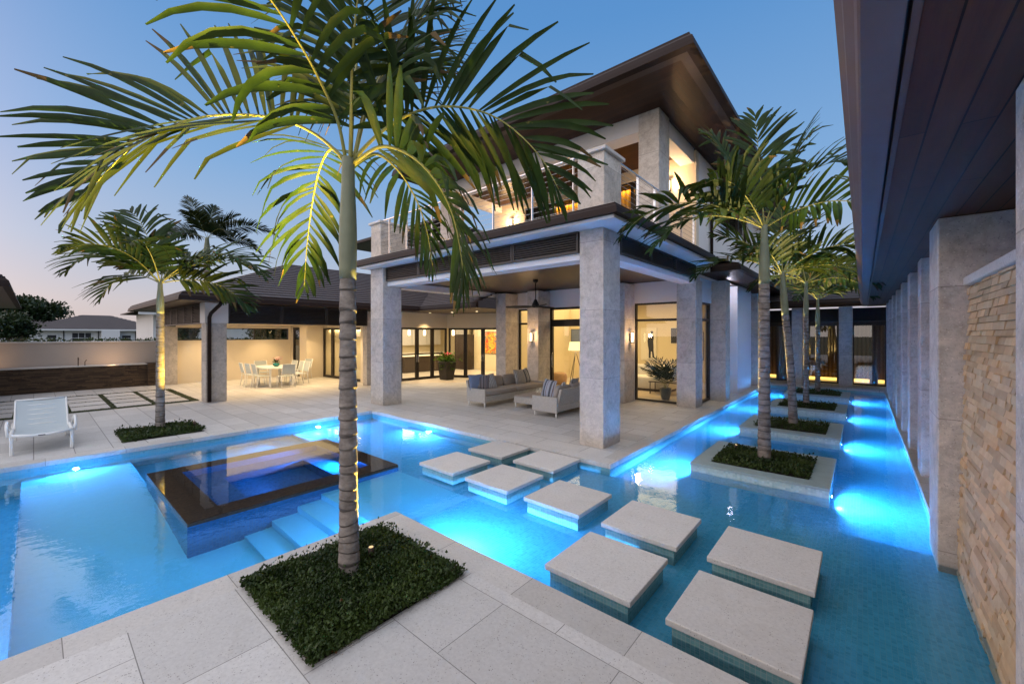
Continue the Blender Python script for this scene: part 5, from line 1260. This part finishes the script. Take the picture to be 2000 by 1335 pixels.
# ------------------------------------------------------------------ lamps shown lit in the photograph
BL = (.14, .43, 1.)
def pool_light(loc, out, power, label, cone=150, lens='poolglow', col=BL, down=.30):
    x, y, z = loc; o = Vector(out)
    t = thing('pool_light', label, 'pool light', loc, math.atan2(o.y, o.x), 'round underwater pool lights')
    m = MB(); m.tube([(0, 0, 0), (.012, 0, 0)], .055, 20); m.build('trim_ring', M['steel'], None, origin=(0, 0, 0)).parent = t
    m = MB(); m.tube([(.012, 0, 0), (.016, 0, 0)], .034, 16); m.build('lens', M[lens], None, origin=(0, 0, 0)).parent = t
    p = Vector(loc) + o*.09; lamp('SPOT', 'pool_lamp', p, power, col, p + o - Vector((0, 0, down)), .03, 172, .3)
dn = ['nearest', 'second', 'third', 'furthest']
for i, y in enumerate(ISL):
    pool_light((IX1 + .001, y + .28, -.27), (1, 0, 0), 230, f'round pool light on the right side of the {dn[i]} canal planter', 150)
    pool_light((IX0 - .001, y + .30, -.27), (-1, 0, 0), 205, f'round pool light on the left side of the {dn[i]} canal planter', 150)
pool_light((XL + .001, 4.35, -.30), (1, 0, 0), 330, 'bright round pool light below the deck edge beyond the spa')
pool_light((-7.35, YT - .001, -.27), (0, -1, 0), 420, 'round pool light under the terrace edge beside the stepping stones')
pool_light((-3.15, YP + .001, -.24), (0, 1, 0), 620, 'round pool light hidden under the patio edge beside the front palm', 160)
pool_light((XL + .001, .45, -.35), (1, 0, 0), 125, 'round pool light under the deck edge below the sun lounger')
pool_light((XP - .001, -.6, -.45), (-1, 0, 0), 170, 'round pool light under the patio edge left of the planting bed')
pool_light((XL + .001, -2.6, -.45), (1, 0, 0), 200, 'round pool light in the deep end at the left edge')
pool_light((XP - .001, 2.2, -.24), (-1, 0, 0), 60, 'round pool light beside the underwater steps')
pool_light((-6.6, 3.46, -.25), (0, -1, 0), 260, 'small bright light inside the raised spa', 140, col=(.04, .38, 1.))
# uplights in the planting beds
def uplight(base, aim, power, label, col=(1., .66, .10), cone=70):
    b = Vector(base); d = (Vector(aim) - b).normalized()
    t = thing('garden_spotlight', label, 'garden light', base, 0, 'spotlights at the foot of the palms')
    MB().tube([b, b + Vector((0, 0, .07))], .008, 6).build('stake', M['bronze'], t)
    MB().tube([b + Vector((0, 0, .07)) - d*.03, b + Vector((0, 0, .07)) + d*.05], [.02, .025], 12).build('housing', M['bronze'], t)
    MB().tube([b + Vector((0, 0, .07)) + d*.051, b + Vector((0, 0, .07)) + d*.053], .019, 12).build('lens', M['lens_dim'], t)
    lamp('SPOT', 'palm_lamp', b + Vector((0, 0, .07)) + d*.075, power, col, aim, .025, cone, .7)
uplight(B0 + VR*.13 + VF*.15 + Vector((0, 0, .045)), B0 + VR*.05 + VF*.1 + Vector((0, 0, 3.9)), 1500, 'warm spotlight to the right of the foreground palm trunk', cone=52)
uplight(B0 + VR*-.02 + VF*.19 + Vector((0, 0, .045)), B0 + VR*-1.75 + VF*-.1 + Vector((0, 0, 3.75)), 8500, 'warm spotlight to the left of the foreground palm trunk', cone=58)
uplight((-10.56, 2.18, .08), (-11.3, 1.6, 3.6), 1300, 'warm glowing spotlight in the bed of the left palm', cone=64)
for i, y in enumerate(ISL): uplight((-1.66, y + 1.15, -.01), (-1.0, y + 1.0, 4.1), 2400, f'spotlight in the ground cover of the {dn[i]} canal planter', (1., .72, .26), 44)
# pavilion and terrace downlights
W1 = (1., .70, .36); W2 = (1., .74, .40)
for x, y in ((-20.3, 4.6), (-20.3, 6.9), (-18.0, 4.4), (-17.7, 6.3), (-15.8, 4.7), (-15.9, 6.6), (-16.2, 8.2), (-18.6, 8.0)):
    lamp('SPOT', 'pavilion_lamp', (x, y, 2.40), 150, W1, (x, y, 0), .05, 118, .9)
m = MB()
for x, y in ((-14.4, 11.3), (-13.3, 11.6)): lamp('SPOT', 'eave_lamp', (x, y, 2.9), 260, W1, (x, y, 0), .05, 95, .9)
lamp('AREA', 'pavilion_fill_lamp', (-18., 6., 2.38), 70, W1, (-18., 6., 0), area=(5., 4.))
# rooms
lamp('AREA', 'living_room_lamp', (-7.5, 14.6, 3.28), 270, W2, (-7.5, 14.6, 0), area=(6., 4.)); lamp('POINT', 'floor_lamp_bulb', (-9.22, 14.9, 1.45), 30, (1., .65, .3), size=.1)
lamp('AREA', 'kitchen_lamp', (-18., 13., 2.85), 360, (1., .80, .54), (-18., 13., 0), area=(5., 6.)); lamp('AREA', 'kitchen_hall_lamp', (-14.4, 15.0, 2.85), 150, W2, (-14.4, 15., 0), area=(2.5, 1.6))
lamp('AREA', 'dining_room_lamp', (-17.5, 8.96, 2.2), 14, W2, (-17.5, 9.1, 1.), area=(3., .05))
lamp('AREA', 'upper_room_lamp', (-6.8, 11.98, 6.5), 26, (1., .6, .2), (-6.8, 12.05, 4.5), area=(3., .1))
lamp('AREA', 'rear_floor_lamp', (-1.4, 22.5, .12), 25, (1., .6, .15), (-1.4, 21.5, .0), area=(3.8, .06))
lamp('SPOT', 'wall_wash_lamp', (-21.2, 1.9, .95), 16, (1., .62, .34), (-22.0, 1.9, 1.2), .1, 150, 1.); lamp('SPOT', 'wall_wash_lamp', (-21.2, -1.2, .95), 16, (1., .62, .34), (-22.0, -1.2, 1.2), .1, 150, 1.)
lamp('POINT', 'canal_soffit_lamp', (-3.35, 14.7, 3.45), 16, (.85, .8, 1.), size=.1)

# ------------------------------------------------------------------ sky, sun and camera
w = bpy.data.worlds.new('World'); SC.world = w; w.use_nodes = True
nt = w.node_tree; nt.nodes.clear(); out = nt.nodes.new('ShaderNodeOutputWorld'); bg = nt.nodes.new('ShaderNodeBackground')
sky = nt.nodes.new('ShaderNodeTexSky'); sky.sky_type = 'NISHITA'; sky.sun_disc = False
SUN_AZ = 245.     # compass degrees from +Y, clockwise
sky.sun_elevation = R(4.); sky.sun_rotation = R(SUN_AZ); sky.air_density = 1.; sky.dust_density = .5; sky.ozone_density = 3.
def nd(typ, **kw):
    n = nt.nodes.new('ShaderNode' + typ)
    for k, v in kw.items(): setattr(n, k, v)
    return n
tc = nd('TexCoord'); sx = nd('SeparateXYZ'); nt.links.new(tc.outputs['Generated'], sx.inputs[0])
rp = nd('ValToRGB'); nt.links.new(sx.outputs[2], rp.inputs[0]); e = rp.color_ramp.elements
while len(e) < 6: e.new(.5)
for el, (p, c) in zip(e, ((0., (.52,.46,.49)), (.06, (.54,.50,.56)), (.16, (.40,.49,.65)), (.34, (.215,.40,.69)), (.60, (.105,.29,.62)), (1., (.05,.18,.48)))): el.position = p; el.color = c + (1,)
gain = nd('Mix', data_type='RGBA', blend_type='MULTIPLY'); gain.inputs[0].default_value = 1.; gain.inputs[7].default_value = (.09, .09, .09, 1)
nt.links.new(sky.outputs[0], gain.inputs[6])
mx = nd('Mix', data_type='RGBA'); mx.inputs[0].default_value = .80; nt.links.new(gain.outputs[2], mx.inputs[6]); nt.links.new(rp.outputs[0], mx.inputs[7])
bg.inputs[1].default_value = 1.22
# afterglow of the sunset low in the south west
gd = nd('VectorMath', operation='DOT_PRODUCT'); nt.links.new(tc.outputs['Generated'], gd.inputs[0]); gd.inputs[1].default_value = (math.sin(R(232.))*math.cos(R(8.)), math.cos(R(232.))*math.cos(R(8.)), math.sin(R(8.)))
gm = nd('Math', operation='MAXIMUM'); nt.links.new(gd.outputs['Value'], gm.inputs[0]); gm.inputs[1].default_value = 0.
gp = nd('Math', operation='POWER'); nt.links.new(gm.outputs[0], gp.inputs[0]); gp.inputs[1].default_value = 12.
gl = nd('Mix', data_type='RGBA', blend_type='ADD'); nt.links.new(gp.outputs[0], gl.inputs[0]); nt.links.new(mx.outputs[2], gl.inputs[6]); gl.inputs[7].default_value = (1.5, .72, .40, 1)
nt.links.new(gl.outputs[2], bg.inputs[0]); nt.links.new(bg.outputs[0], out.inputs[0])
sd = bpy.data.lights.new('sun', 'SUN'); sd.energy = 3.55; sd.angle = R(140); sd.color = (1., .88, .76)
so_ = bpy.data.objects.new('sun', sd); COL.objects.link(so_)
a_, e_ = R(190.), R(48.)
so_.rotation_euler = Vector((-math.sin(a_)*math.cos(e_), -math.cos(a_)*math.cos(e_), -math.sin(e_))).to_track_quat('-Z', 'Y').to_euler()

cd = bpy.data.cameras.new('camera'); cam = bpy.data.objects.new('camera', cd); COL.objects.link(cam)
cam.location = (0, 0, 2.0); cam.rotation_euler = (R(90), 0, math.atan2(685, 800))
cd.sensor_width = 36; cd.lens = 14.4; cd.shift_y = -14.5/2000; cd.clip_start = .05; cd.clip_end = 2000
SC.camera = cam
SC.view_settings.view_transform = 'Standard'; SC.view_settings.look = 'None'; SC.view_settings.exposure = 0
SC.render.engine = 'CYCLES'
cy = SC.cycles; cy.use_denoising = True; cy.max_bounces = 9; cy.diffuse_bounces = 3; cy.glossy_bounces = 4; cy.transmission_bounces = 6; cy.transparent_max_bounces = 12
cy.sample_clamp_indirect = 60.; cy.sample_clamp_direct = 0.; cy.blur_glossy = 1.; cy.use_light_tree = True
